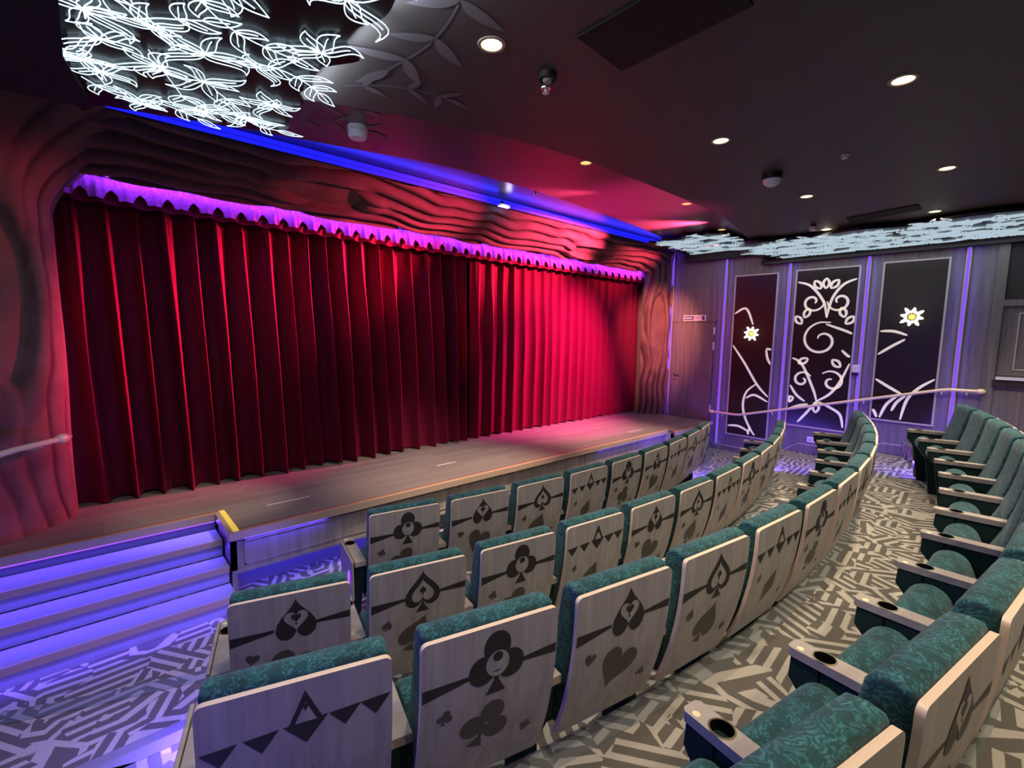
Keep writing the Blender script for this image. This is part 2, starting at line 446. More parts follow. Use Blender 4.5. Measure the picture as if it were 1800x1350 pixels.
g = MB(); g.box(XL, SX, 4.675, 4.69, ST - .15, ST - .06); g.v = [(x + .3, y - 4.3, zz) for x, y, zz in g.v]; g.build('riser', M['riser'], stairs)
VI = (.085, .035, 1)
for k in range(4):
    yy = ys[k] + (.0 if k == 0 else .01); z = ST - .14 * k - .065
    area((-.13, yy - .004 if k else 4.655, z), (-.13, yy - .22, z - .16), 1.7, .015, VI, 3.8, (1, 0, 0))
for x0, x1 in ((.85, 2.1), (5.6, 7.2)): area(((x0 + x1) / 2, 4.22, .196), ((x0 + x1) / 2, 4.30, 0), x1 - x0, .02, (.06, .04, 1), 2.2, (1, 0, 0))
for x0, x1 in ((.85, 1.5), (5.4, 7.2)): area(((x0 + x1) / 2, 4.135, ST - .062), ((x0 + x1) / 2, 4.17, .3), x1 - x0, .012, (.10, .06, 1), 1.6, (1, 0, 0))  # added violet wash on the fascia, no light strip under this edge
# white floor tape on the stage
for x0, x1, y0 in ((1.14, 1.52, 4.59), (3.05, 3.32, 4.72), (6.6, 7.0, 4.42)):
    g = MB(); g.box(x0, x1, y0, y0 + .012, ST - .002, ST); o = g.build('floor_tape', M['white'])
    tag(o, {1.14: 'thin white tape line on the stage near the stair corner', 3.05: 'short white tape mark at mid stage', 6.6: 'short white tape mark on the stage near the right pillar'}[x0], 'tape')

# ------------------------------------------------------------------ curtains
rc = random.Random(3)
def fold_table(x0, x1, sp, rnd):
    xs = [x0]
    while xs[-1] < x1: xs.append(xs[-1] + sp * rnd.uniform(.82, 1.2))
    return xs
def curtain(name, x0, x1, sp, amp, seed, label, lean):
    rnd = random.Random(seed)
    T = fold_table(x0 - .3, x1 + .3, sp, rnd)
    A = [rnd.uniform(.75, 1.2) for _ in T]; B = [rnd.uniform(.5, 1.0) * rnd.choice((0, 1, 1)) for _ in T]; L = [rnd.uniform(-1, 1) for _ in T]
    def ph(x):
        for i in range(len(T) - 1):
            if x < T[i + 1]: return i, (x - T[i]) / (T[i + 1] - T[i])
        return len(T) - 2, 1.0
    def fn(u, v):
        z = ST + .012 + v * (3.38 - ST - .012)
        x = x0 + u * (x1 - x0)
        xl = x + lean * (1 - v) * .20 * min(1, max(0, (x1 - x) / .6)) * min(1, max(0, (x - x0) / .3))
        i, t = ph(x)
        top = max(0, min(1, (v - .45) / .5)); top = top * top * (3 - 2 * top)
        a = amp * A[i] * (1.0 - .45 * top)
        wv = .5 - .5 * math.cos(2 * PI * t)
        wv = wv ** 1.35
        y = 5.70 - a * wv * 1.6
        # extra small pleats gathered at the top, fading downwards
        y -= B[i] * amp * .85 * top * (math.sin(PI * t) ** 2) * (.5 - .5 * math.cos(4 * PI * t + L[i]))
        y += .012 * noise.noise((x * 3.1, z * 1.3, seed))
        xx = xl + .018 * math.sin(2 * PI * t) + .02 * L[i] * (1 - v) * math.sin(PI * t)
        if v < .001: z += .01 * math.sin(7 * x)
        return (xx, y, z)
    mb = MB(); mb.grid(fn, int((x1 - x0) / .011), 46)
    o = mb.build(name, M['velvet'], None, smooth=True, fix=False)
    tag(o, label, 'curtain'); return o
curtain('stage_curtain', -.32, 4.15, .215, .125, 11, 'left red velvet stage curtain with deep dark folds', .5)
curtain('stage_curtain', 4.24, 8.62, .235, .070, 23, 'right red velvet stage curtain glowing pink red in the spotlight', -.2)
def valfn(u, v):
    x = -.12 + u * 8.56
    n = 43; k = int(u * n); t = (u * n) % 1.0
    arch = max(0, 1 - abs(t - .76) / .24) ** .5 if abs(t - .76) < .24 else 0
    zb = 3.25 + .085 * arch + .012 * noise.noise((k * .9, 3, 0))  # scallops shape the edge of the violet light into the cloth
    z = 3.43 + (zb - 3.43) * v
    w = .5 - .5 * math.cos(2 * PI * (t + .24))
    y = 5.475 - .045 * w * (.35 + .65 * v) + .012 * math.sin(2 * PI * u * n * 3) * (1 - arch)
    return (x, y, z)
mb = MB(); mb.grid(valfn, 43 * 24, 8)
o = mb.build('valance', M['valance'], None, smooth=True, fix=False); tag(o, 'gathered violet lit valance, scalloped where its light is meant to end, along the top of the stage opening', 'valance')
def unlitfn(u, v):  # separate dark cloth stands in for the unlit lower part of the valance
    x = -.12 + u * 8.56
    return (x, 5.515 + .012 * math.sin(x * 31), 3.42 - v * (.20 + .008 * math.sin(x * 31)))
mb = MB(); mb.grid(unlitfn, 600, 3)
o = mb.build('valance_unlit', M['velvet'], None, smooth=True, fix=False); tag(o, 'dark red cloth standing in for the unlit hem of the violet valance', 'valance_unlit')

# ------------------------------------------------------------------ tree proscenium
def bark(name, P, N, nu, nv, lu, lv, knots, dens, seed, label, depth=.03, amp=1.0):
    """P(u,v): base surface; N(u,v): outward normal; grain runs along u"""
    mb = MB(); gr = []
    def H(u, v):
        a, b = u * lu, v * lv
        w = 0
        kn = 0; rim = 0
        for (ka, kb, ra, rb) in knots:
            d = math.sqrt(((a - ka) / ra) ** 2 + ((b - kb) / rb) ** 2)
            s = 1 if b > kb else -1
            w += s * rb * .75 * math.exp(-max(0, (d - .2)) * .75) * .9
            if d < 1.0: kn = max(kn, min(1, (1.0 - d) / .12))
            if .95 < d < 1.55: rim = max(rim, math.sin(PI * (d - .95) / .6))
        q = (b + w * .5) + .20 * noise.noise((a * .75, b * 1.1, seed)) + .05 * noise.noise((a * 2.4, b * 2.4, seed + 5))
        s = .5 + .5 * math.cos(2 * PI * q * dens)
        g = max(0, (s - .80) / .20)
        g *= .55 + .45 * min(1, max(0, .6 + 1.4 * noise.noise((a * .7, b * 2, seed + 9))))
        h = -depth * g + amp * (.018 * math.cos(2 * PI * (q * dens + .5)) + .03 * noise.noise((a * 1.1, b * 1.6, seed + 2)))
        h = h * (1 - kn) + kn * -.06 + rim * .035
        g = g * (1 - kn) * (1 - rim * .7)
        return h, min(1, g)
    def fn(u, v):
        h, g = H(u, v); gr.append(g)
        return Vector(P(u, v)) + Vector(N(u, v)) * h
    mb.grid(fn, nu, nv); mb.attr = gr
    return mb.build(name, M['bark'], None, smooth=True, fix=False)
r2 = 1 / math.sqrt(2)
# lintel
def Pl(u, v):
    x = -1.1 + u * (8.75 + 1.1); b = math.sin(PI * v)
    return (x, 5.38 - .40 * v - .05 * b, 3.395 + .44 * v - .05 * b)
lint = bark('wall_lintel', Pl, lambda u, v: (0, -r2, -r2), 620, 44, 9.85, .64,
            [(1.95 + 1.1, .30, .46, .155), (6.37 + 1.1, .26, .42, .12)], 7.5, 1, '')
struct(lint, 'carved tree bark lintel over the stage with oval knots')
# right pillar
def Pr(u, v):
    z = ST + u * (3.86 - ST); b = math.sin(PI * v)
    return (8.43 + .32 * v - .06 * b, 5.46 - .48 * v - .05 * b, z)
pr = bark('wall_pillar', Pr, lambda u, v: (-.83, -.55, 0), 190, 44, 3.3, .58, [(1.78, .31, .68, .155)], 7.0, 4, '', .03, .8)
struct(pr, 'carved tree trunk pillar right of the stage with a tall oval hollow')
# left trunk: plan curve swinging from the opening towards the audience
PLAN0 = [(-.16, 5.62), (-.15, 5.44), (-.18, 5.30), (-.30, 5.14), (-.46, 5.03), (-.62, 4.90), (-.76, 4.65), (-.84, 4.3), (-.88, 3.8), (-.90, 3.2), (-.91, 2.2)]
def resample(p, n):
    L = [0]
    for a, b in zip(p, p[1:]): L.append(L[-1] + math.dist(a, b))
    out = []
    for k in range(n + 1):
        d = L[-1] * k / n; i = 0
        while i < len(p) - 2 and L[i + 1] < d: i += 1
        f = (d - L[i]) / (L[i + 1] - L[i]); out.append(tuple(p[i][j] + (p[i + 1][j] - p[i][j]) * f for j in (0, 1)))
    return out, L[-1]
PLAN, PLEN = resample(smooth_line(PLAN0, 8), 40)

def plan(v):
    t = v * (len(PLAN) - 1); i = min(int(t), len(PLAN) - 2); f = t - i
    p0 = PLAN[max(0, i - 1)]; p1 = PLAN[i]; p2 = PLAN[i + 1]; p3 = PLAN[min(len(PLAN) - 1, i + 2)]
    def cr(a, b, c, d): return .5 * (2 * b + (c - a) * f + (2 * a - 5 * b + 4 * c - d) * f * f + (3 * b - a - 3 * c + d) * f ** 3)
    return cr(p0[0], p1[0], p2[0], p3[0]), cr(p0[1], p1[1], p2[1], p3[1])
def Pt(u, v):
    z = ST + u * (3.92 - ST); x, y = plan(v)
    f = max(0, (u - .74) / .26) ** 1.7 * max(0, 1 - v * 2.2)
    return (x + f * .95, y - f * .30, z)
def Nt(u, v):
    a = plan(max(0, v - .02)); b = plan(min(1, v + .02)); d = Vector((b[0] - a[0], b[1] - a[1], 0)).normalized()
    n = Vector((-d.y, d.x, 0))
    return n if n.x - n.y > 0 else -n
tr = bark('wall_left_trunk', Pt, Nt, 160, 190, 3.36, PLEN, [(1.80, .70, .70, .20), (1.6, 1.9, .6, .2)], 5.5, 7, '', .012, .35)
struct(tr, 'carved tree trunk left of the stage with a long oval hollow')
# violet wash inside the arch top for the valance
g = MB(); g.box(-.05, 8.35, 5.395, 5.41, 3.435, 3.45)
o = g.build('light_strip', M['violet2']); tag(o, 'violet light strip hidden under the arch above the valance', 'light strip')
area((4.15, 5.405, 3.428), (4.15, 5.47, 3.33), 8.4, .012, (.22, .07, 1), 30, (1, 0, 0))

# blue strip along the arch top
g = MB(); g.box(.13, 8.70, 4.945, 4.955, 3.838, 3.872); g.box(.13, 8.70, 4.945, 4.955, 3.880, 3.924)
bs = g.build('light_strip', M['blue']); tag(bs, 'long blue light strip between the bark lintel and the ceiling', 'light strip')
g = MB(); g.box(.1, 8.74, 4.956, 4.97, 3.832, 3.928); g.build('channel', M['dark'], bs)
area((4.4, 4.93, 3.83), (4.4, 4.70, 3.93), 8.5, .02, (.02, .03, 1), 11, (1, 0, 0))

# ------------------------------------------------------------------ ceilings
ZM, ZB, ZT = 3.55, 3.78, 3.93
E1 = [(-1.3, 4.3), (-.3, 3.95), (.5, 3.42), (1.14, 3.08), (1.66, 2.88), (2.33, 2.68), (3.16, 2.57), (4.0, 2.56), (4.8, 2.57), (5.68, 2.62), (6.7, 2.83), (7.6, 3.02), (8.75, 3.32)]
E2 = [(-1.3, 5.0), (.2, 4.75), (1.0, 4.5), (1.97, 4.24), (2.46, 4.11), (3.02, 4.03), (3.8, 4.0), (4.52, 4.04), (5.6, 4.13), (6.84, 4.29), (8.0, 4.6), (8.75, 4.85)]
e1 = smooth_line(E1); e2 = smooth_line(E2)
MAINL = [(1.545, 1.906), (3.452, 1.654), (3.357, .622), (5.293, .637), (5.377, 1.674), (7.15, 1.97), (6.95, .90)]
BANDL = [(1.699, 3.357), (3.626, 3.035), (5.599, 3.066), (7.3, 3.40)]
HR = .056
def ceil_slab(name, poly, z, zt, holes, m, label):
    bm = bmesh.new()
    es = []
    def loop(pts):
        vs = [bm.verts.new((x, y, z)) for x, y in pts]
        for i in range(len(vs)): es.append(bm.edges.new((vs[i], vs[(i + 1) % len(vs)])))
        return vs
    lv = loop(poly)
    for hx, hy in holes: loop([(hx + HR * math.cos(2 * PI * k / 20), hy + HR * math.sin(2 * PI * k / 20)) for k in range(20)])
    bmesh.ops.triangle_fill(bm, edges=es, use_beauty=True)
    tv = [bm.verts.new((x, y, zt)) for x, y in poly]
    n = len(lv)
    for i in range(n): bm.faces.new((lv[i], lv[(i + 1) % n], tv[(i + 1) % n], tv[i]))
    bmesh.ops.recalc_face_normals(bm, faces=bm.faces)
    me = bpy.data.meshes.new(name); bm.to_mesh(me); bm.free(); me.materials.append(m)
    o = bpy.data.objects.new(name, me); COL.objects.link(o)
    return struct(o, label)
cm = ceil_slab('ceiling', e1 + [(WX, YB), (XL, YB)], ZM, ZB + .02, MAINL, M['ceil'], 'dark grey main ceiling with a curved front edge')
cb = ceil_slab('ceiling_band', e2 + [(WX, 2.0), (XL, 2.0)], ZB, ZT + .02, BANDL, M['ceilgloss'], 'glossy dark ceiling band reflecting the red curtain')
mb = MB(); mb.box(XL, WX, 3.5, 6.6, ZT, ZT + .06); struct(mb.build('ceiling_top', M['ceiltop']), 'highest glossy ceiling strip in front of the arch')

# walls
mb = MB(); mb.box(WX, WX + .1, YB, 6.6, 0, 4.2); wr = struct(mb.build('wall_right', M['veneer']), 'greige timber veneer side wall')
mb = MB(); mb.box(XL - .1, XL, YB, 6.6, 0, 4.2); struct(mb.build('wall_left', M['dark']), 'dark wall behind the left trunk')
mb = MB(); mb.box(XL, WX, YB - .1, YB, 0, 4.2); struct(mb.build('wall_rear', M['dark']), 'dark rear wall')
mb = MB(); mb.box(XL, WX, 6.5, 6.6, 0, 4.2); struct(mb.build('wall_stage', M['dark']), 'dark wall behind the curtain')
mb = MB(); mb.prism([(XL, YB), (-.005, YB), (-.005, 3.3), (.10, 3.86), (.10, 3.92), (XL, 4.1)], 3.46, 3.56)
struct(mb.build('ceiling_bulkhead', M['dark']), 'dark brown bulkhead above the left trunk')

# printed grey leaves on the ceiling
def leaf_poly(cx, cy, ang, L, W, n=8, bend=.15):
    ca, sa = math.cos(ang), math.sin(ang)
    def T(t, s):
        w = W * math.sin(PI * min(1, t ** .8)) ** .9 * s
        yy = w + bend * L * t * t
        return (cx + ca * L * t - sa * yy, cy + sa * L * t + ca * yy)
    return [T(i / n, 1) for i in range(n + 1)] + [T(i / n, -1) for i in range(n - 1, 0, -1)]
def print_spray(stem, nl, L, W, seed, z):
    rnd = random.Random(seed); g = MB()
    pts = smooth_line(stem, 6); n = len(pts)
    def flat(poly):
        g.k = getattr(g, 'k', 0) + 1
        g.add([(x, y, z - .0015 - .00015 * g.k) for x, y in poly], [tuple(range(len(poly)))])
    for i in range(n - 1):
        a, b = Vector(pts[i]), Vector(pts[i + 1]); d = (b - a); d = Vector((-d.y, d.x)).normalized() * .006
        flat([tuple(a - d), tuple(b - d), tuple(b + d), tuple(a + d)])
    for k in range(nl):
        i = int((k + .5) / nl * (n - 1)); a, b = Vector(pts[i]), Vector(pts[i + 1])
        an = math.atan2((b - a).y, (b - a).x)
        for s in (-1, 1):
            flat(leaf_poly(a.x, a.y, an + s * rnd.uniform(.6, 1.0), L * rnd.uniform(.8, 1.15), W, bend=.2 * s))
    e = math.atan2(pts[-1][1] - pts[-2][1], pts[-1][0] - pts[-2][0]); flat(leaf_poly(*pts[-1], e, L, W))
    return g
def clip_in(poly_obj): pass
print_spray([(1.05, 1.35), (1.25, 1.75), (1.32, 2.1), (1.28, 2.45)], 4, .26, .035, 2, ZM).build('leaf_print', M['print'], cm, fix=False)
print_spray([(1.18, 2.78), (1.35, 2.62), (1.55, 2.52), (1.68, 2.50)], 3, .17, .022, 3, ZM).build('leaf_print', M['print'], cm, fix=False)
print_spray([(1.25, 4.05), (1.42, 3.9), (1.62, 3.8), (1.8, 3.8)], 3, .22, .026, 4, ZB).build('leaf_print', M['print'], cb, fix=False)
print_spray([(1.30, 3.7), (1.45, 3.55), (1.6, 3.5)], 2, .2, .024, 5, ZB).build('leaf_print', M['print'], cb, fix=False)
# access panels
g = MB(); g.prism([(1.79, 1.575), (2.18, 1.6), (2.16, .93), (1.80, .93)], ZM - .012, ZM - .001)
o = g.build('ceiling_access_panel', M['hatch']); tag(o, 'dark rectangular access panel in the ceiling beyond the nearest downlight', 'ceiling panel')
g = MB(); g.prism([(6.62, 1.63), (6.92, 1.66), (6.72, .98), (6.46, .97)], ZM - .012, ZM - .001)
o = g.build('ceiling_access_panel', M['hatch']); tag(o, 'small dark access panel in the ceiling near the side wall', 'ceiling panel')

# downlights
def downlight(name, x, y, z, label, bulb, power, tint, ang=86):
    r = empty(name, (x, y, z)); tag(r, label, 'downlight', 'recessed ceiling downlights')
    g = MB(); g.lathe([(.050, -.001), (.052, -.005), (.066, -.005), (.069, -.0005)], n=28); g.build('trim_ring', M['trimring'], r, smooth=True, auto=.6)
    g = MB(); g.lathe([(.0505, -.002), (.046, .045), (.040, .055)], n=28); g.build('baffle', M['baffle'], r, smooth=True)
    g = MB(); g.lathe([(.0001, .050), (.0405, .050), (.041, .054), (.0001, .058)], n=24); g.build('lens', bulb, r, smooth=False)
    spot((x, y, z - .02), (x, y, 0), tint, power, ang, .75, .035)
WARM = (1, .83, .62)
LBL = ['downlight nearest the neon flower panel, with the brightest glow', 'downlight at the middle of the main ceiling', 'downlight nearest the upper right corner of the picture',
       'downlight in the main ceiling above the back row near the side wall', 'downlight beside the black dome camera', 'downlight close to the smaller neon panel on the side wall',
       'downlight hanging beside the small access panel by the side wall']
for (x, y), lb in zip(MAINL, LBL): downlight('downlight', x, y, ZM, lb, M['bulb'], 74 if x < 6 else 105, WARM, 86 if x < 6 else 122)
LBB = ['amber downlight at the ceiling edge above the white smoke detector', 'amber downlight at the curved ceiling edge above the middle of the curtain',
       'amber downlight at the curved ceiling edge above the right pillar', 'amber downlight over the short neon panel by the exit door']
for (x, y), lb in zip(BANDL, LBB): downlight('downlight', x, y, ZB, lb, M['bulbdim'], 9, (1, .68, .38))
for (x, y) in ((1.2, .3), (3.2, -.6), (5.2, -.5), (7.0, -.4), (1.6, -1.5), (4.2, -1.7), (7.0, -1.6), (-.2, -.6)):
    spot((x, y, ZM - .03), (x, y + 1.0, 0), WARM, 100, 100, .8, .05)

# small ceiling devices
def device(name, loc, label, cat, parts):
    r = empty(name, loc); tag(r, label, cat)
    for pn, prof, m in parts:
        g = MB(); g.lathe(prof, n=24); g.build(pn, m, r, smooth=True, auto=.7)
    return r
device('smoke_detector', (1.71, 3.80, ZB), 'round white smoke detector on the glossy ceiling near the neon panel', 'smoke detector',
       [('base', [(.0001, 0), (.078, 0), (.078, -.03), (.074, -.034)], M['white']), ('cover', [(.074, -.036), (.072, -.075), (.06, -.09), (.0001, -.092)], M['white'])])
device('ceiling_dome_camera', (4.44, 1.66, ZM), 'black ceiling dome camera with a pale lens underside', 'camera',
       [('housing', [(.0001, 0), (.08, 0), (.08, -.05), (.0001, -.05)], M['black']), ('lens_dome', [(.07, -.052), (.062, -.085), (.035, -.105), (.0001, -.11)], M['white'])])
device('ceiling_speaker', (1.93, 1.90, ZM), 'small round black fixture on the ceiling right of the nearest downlight', 'ceiling fixture',
       [('housing', [(.0001, 0), (.05, 0), (.048, -.03), (.04, -.034)], M['black']), ('core', [(.03, -.03), (.02, -.045), (.0001, -.048)], M['trimring'])])
def sprinkler(loc, label):
    device('ceiling_sprinkler', loc, label, 'sprinkler', [('plate', [(.0001, 0), (.03, 0), (.028, -.006), (.012, -.008)], M['handle']), ('nozzle', [(.008, -.008), (.008, -.025), (.02, -.027), (.0001, -.03)], M['white'])])
sprinkler((2.03, 2.01, ZM), 'tiny sprinkler just below the small black ceiling fixture')
sprinkler((4.379, 1.125, ZM), 'silver sprinkler on the ceiling right of the dome camera')
sprinkler((4.333, 4.437, ZT), 'tiny sprinkler in the dark ceiling above the blue strip')
sprinkler((7.04, 4.47, ZT), 'tiny sprinkler in the dark ceiling near the right pillar')
r = empty('ceiling_camera', (6.995, 1.994, ZM)); tag(r, 'small boxy white camera hanging by the neon panel on the side wall', 'camera')
r.location = (6.75, 2.0, ZM)
g = MB(); g.lathe([(.0001, 0), (.03, 0), (.025, -.03), (.0001, -.03)], n=16); g.build('mount', M['black'], r)
g = MB(); g.box(-.05, .05, -.035, .035, -.075, -.03); g.build('body', M['white'], r, bevel=.008)
r = empty('emergency_light', (4.21, 4.90, 3.85)); tag(r, 'small white light fitting in front of the blue strip', 'light')
g = MB(); g.box(-.09, .09, -.03, .03, -.03, .0); g.build('body', M['white'], r, bevel=.008)
g = MB(); g.box(-.085, .085, -.025, .025, -.034, -.031); g.build('diffuser', emit('fitting_glow', (.7, .65, 1), 2.5), r)
g = MB(); g.box(-.02, .02, .03, .045, -.03, .05); g.build('bracket', M['black'], r)
point((4.21, 4.80, 3.80), (.55, .5, 1), .8, .04)
r = empty('stage_spotlight', (8.40, 4.85, 3.78)); tag(r, 'black stage spotlight hung in the corner beside the right pillar', 'spotlight')
g = MB(); g.lathe([(.0001, .06), (.05, .055), (.055, -.07), (.045, -.07), (.04, -.03), (.0001, -.03)], n=20); b = g.build('barrel', M['black'], r, smooth=True, auto=.6); b.location = (0, 0, -.04); b.rotation_euler = (.9, 0, .6)
g = MB(); g.tube([(0, 0, .15), (0, 0, .04), (.06, 0, 0), (.06, 0, -.04)], .008); g.build('yoke', M['black'], r)

# ------------------------------------------------------------------ neon flower panels
def leaf_paths(cx, cy, ang, L, W, z, bend=.12):
    ca, sa = math.cos(ang), math.sin(ang); n = 9
    def T(t, s):
        w = W * math.sin(PI * t ** .75) * s
        yy = w + bend * L * math.sin(PI * t * .9) * 1.2 * t
        return (cx + ca * L * t - sa * yy, cy + sa * L * t + ca * yy, z)
    return [[T(i / n, 1) for i in range(n + 1)], [T(i / n, -1) for i in range(n + 1)], [T(.05 + .62 * i / 6, 0) for i in range(7)]]
def neon_leaf(g, *a, r=.0045, n=5):
    for p in leaf_paths(*a): g.tube(p, r, n)
def neon_flower(cx, cy, z, L, W, k, rot, rnd, par, m, r=.0045):
    g = MB()
    for i in range(k):
        neon_leaf(g, cx, cy, rot + 2 * PI * i / k + rnd.uniform(-.28, .28), L * rnd.choice((.6, .85, 1.0, 1.45)), W * rnd.uniform(.75, 1.15), z, rnd.uniform(-.55, .55), r=r)
    return g.build('neon_flower', m, par, smooth=True, fix=False)
def neon_spray(stem, z, nl, L, W, rnd, par, m, r=.0045):
    pts = smooth_line(stem, 6); g = MB(); g.tube([(x, y, z) for x, y in pts], r, 5)
    n = len(pts)
    for k in range(nl):
        i = int((k + .6) / nl * (n - 2)); a, b = pts[i], pts[i + 1]; an = math.atan2(b[1] - a[1], b[0] - a[0])
        for s in (-1, 1): neon_leaf(g, a[0], a[1], an + s * rnd.uniform(.45, .85), L * rnd.uniform(.8, 1.15), W, z, .2 * s, r=r)
    a, b = pts[-2], pts[-1]; neon_leaf(g, b[0], b[1], math.atan2(b[1] - a[1], b[0] - a[0]), L, W, z, .1, r=r)
    return g.build('neon_branch', m, par, smooth=True, fix=False)
ZN = 3.47
rn = random.Random(5)
ol = [(.01, .9), (.85, .9), (.93, 1.25), (.88, 1.55), (.98, 1.78), (1.02, 1.98), (.96, 2.15), (.99, 2.30), (1.08, 2.36), (1.0, 2.50), (.93, 2.62), (1.0, 2.78), (.97, 2.9), (1.03, 3.02), (.98, 3.15), (1.04, 3.3), (1.07, 3.46), (.98, 3.56), (.72, 3.68), (.42, 3.80), (.16, 3.88), (.03, 3.84)]
g = MB(); g.prism(smooth_line(ol + [ol[0]], 5)[:-1], ZN + .012, ZN + .03)
np_ = g.build('neon_panel', M['neonpanel']); tag(np_, 'black ceiling panel with white neon flowers above the staircase', 'neon sign')
g = MB()
for (x, y) in ((.2, 1.4), (.8, 1.5), (.2, 2.2), (.85, 2.2), (.2, 3.0), (.8, 3.0), (.25, 3.35), (.55, 1.9)): g.tube([(x, y, ZN + .03), (x, y, ZM)], .008)
g.build('hanger', M['black'], np_)
FL = [(.124, 2.997, .25, 7), (.345, 3.10, .24, 6), (.499, 2.807, .26, 7), (.908, 2.406, .24, 7), (.846, 1.962, .24, 8), (.551, 3.106, .2, 6), (.886, 3.144, .2, 8), (.327, 3.66, .18, 6), (.10, 2.50, .2, 6), (.48, 2.22, .24, 6),
      (.25, 1.95, .25, 7), (.6, 1.62, .25, 7), (.2, 1.4, .25, 6), (.78, 1.25, .2, 7), (.72, 2.75, .16, 5), (.82, 3.44, .19, 7), (.14, 3.36, .2, 6), (.6, 3.52, .18, 6), (.07, 2.78, .2, 6), (.06, 3.28, .17, 6), (.3, 2.72, .22, 6)]
for x, y, L, k in FL: neon_flower(x, y, ZN, L * .80, L * .155, k - 1, rn.uniform(0, 6), rn, np_, M['neon'], r=.0027)
for stm in ([(.36, 2.3), (.5, 2.46), (.64, 2.53), (.80, 2.55)], [(.70, 2.72), (.83, 2.70), (.95, 2.74), (1.04, 2.8)], [(.62, 3.18), (.75, 3.32), (.88, 3.5), (1.02, 3.5)], [(.06, 3.5), (.2, 3.62), (.42, 3.58), (.6, 3.66)],
            [(.05, 2.3), (.16, 2.72), (.32, 2.62), (.45, 2.52)], [(.55, 1.3), (.7, 1.6), (.75, 1.8)], [(.1, 1.1), (.3, 1.2), (.45, 1.5)], [(.3, 2.95), (.45, 3.3), (.52, 3.42), (.7, 3.5)]):
    neon_spray(stm, ZN, 3, .16, .03, rn, np_, M['neon'], r=.0027)
# back-lighting of the panel and its glow
area((.55, 2.5, ZN + .034), (.55, 2.5, 4), .75, 2.6, (.75, .88, 1), 5)
area((.55, 2.6, ZN - .02), (.55, 2.6, 0), .7, 2.2, (.75, .88, 1), 20)
for y in (1.7, 2.4, 3.0): area((1.02, y, ZN + .03), (1.5, y, ZN + .075), .6, .03, (.78, .86, 1), 2.2, (0, 1, 0))
# side-wall panels seen at a shallow angle
def wall_neon(y0, y1, x0, z, label, seed):
    rnd = random.Random(seed)
    pts = []
    n = 10
    for i in range(n + 1):
        y = y0 + (y1 - y0) * i / n
        pts.append((x0 + .09 * math.sin(i * 2.3 + seed), y))
    pts[0] = (x0 + .25, y0); pts[-1] = (x0 + .3, y1 - .03)
    g = MB(); g.prism(smooth_line(pts, 4) + [(WX - .004, y1), (WX - .004, y0)], z + .012, z + .045)
    o = g.build('neon_panel', M['neonpanel']); tag(o, label, 'neon sign')
    y = y0 + .2
    while y < y1 - .1:
        for x in (x0 + .22, x0 + .62, x0 + 1.02, x0 + 1.42):
            if x < WX - .15: neon_flower(x + rnd.uniform(-.06, .06), min(y1 - .2, y + rnd.uniform(-.08, .08)), z, .27, .05, 7, rnd.uniform(0, 6), rnd, o, M['neonfar'], r=.006)
        y += .36
    g = MB(); g.tube([(x0 + .9, (y0 + y1) / 2, z + .04), (x0 + .9, (y0 + y1) / 2, ZM if z < 3.5 else ZB)], .01); g.build('hanger', M['black'], o)
    return o
wall_neon(-.9, 3.27, 7.12, 3.46, 'long white neon flower panel over the dark art panels on the side wall', 3)
wall_neon(3.36, 4.68, 7.15, 3.69, 'short white neon flower panel over the exit door', 8)
area((8.0, 1.6, 3.43), (8.0, 1.6, 0), 1.2, 3.2, (.75, .88, 1), 14); area((7.9, 4.0, 3.66), (7.9, 4.0, 0), 1.0, 1.0, (.75, .88, 1), 3.5)
mb = MB(); mb.box(8.62, WX - .002, -2.9, 3.30, 3.385, 3.462); struct(mb.build('trim_1', M['dark']), 'dark cornice under the long neon panel')
mb = MB(); mb.box(8.60, WX - .002, 3.36, 4.70, 3.56, 3.685); struct(mb.build('trim_2', M['dark']), 'dark cornice under the short neon panel')

# ------------------------------------------------------------------ right wall fittings
def led(y, z0, z1, label):
    g = MB(); g.box(WX - .012, WX - .001, y - .014, y + .014, z0, z1)
    o = g.build('light_strip', M['violet']); tag(o, label, 'light strip')
    c = MB(); c.box(WX - .02, WX - .0005, y - .026, y - .015, z0, z1); c.box(WX - .02, WX - .0005, y + .015, y + .026, z0, z1); c.build('channel', M['frame'], o)
    for s in (-1, 1): area((WX - .03, y + s * .02, (z0 + z1) / 2), (WX, y + s * .20, (z0 + z1) / 2), .012, z1 - z0, (.12, .04, 1), 1.0, (0, 1, 0), 85)
led(4.985, ST, 3.88, 'violet light strip at the corner of the right pillar')
led(3.93, .16, 3.55, 'violet light strip between the exit door and the narrow art panel')
led(2.875, .30, 3.38, 'violet light strip between the narrow and the middle art panel')
led(1.81, .42, 3.38, 'violet light strip between the middle and the right art panel')
led(.735, .62, 3.38, 'violet light strip right of the last art panel')

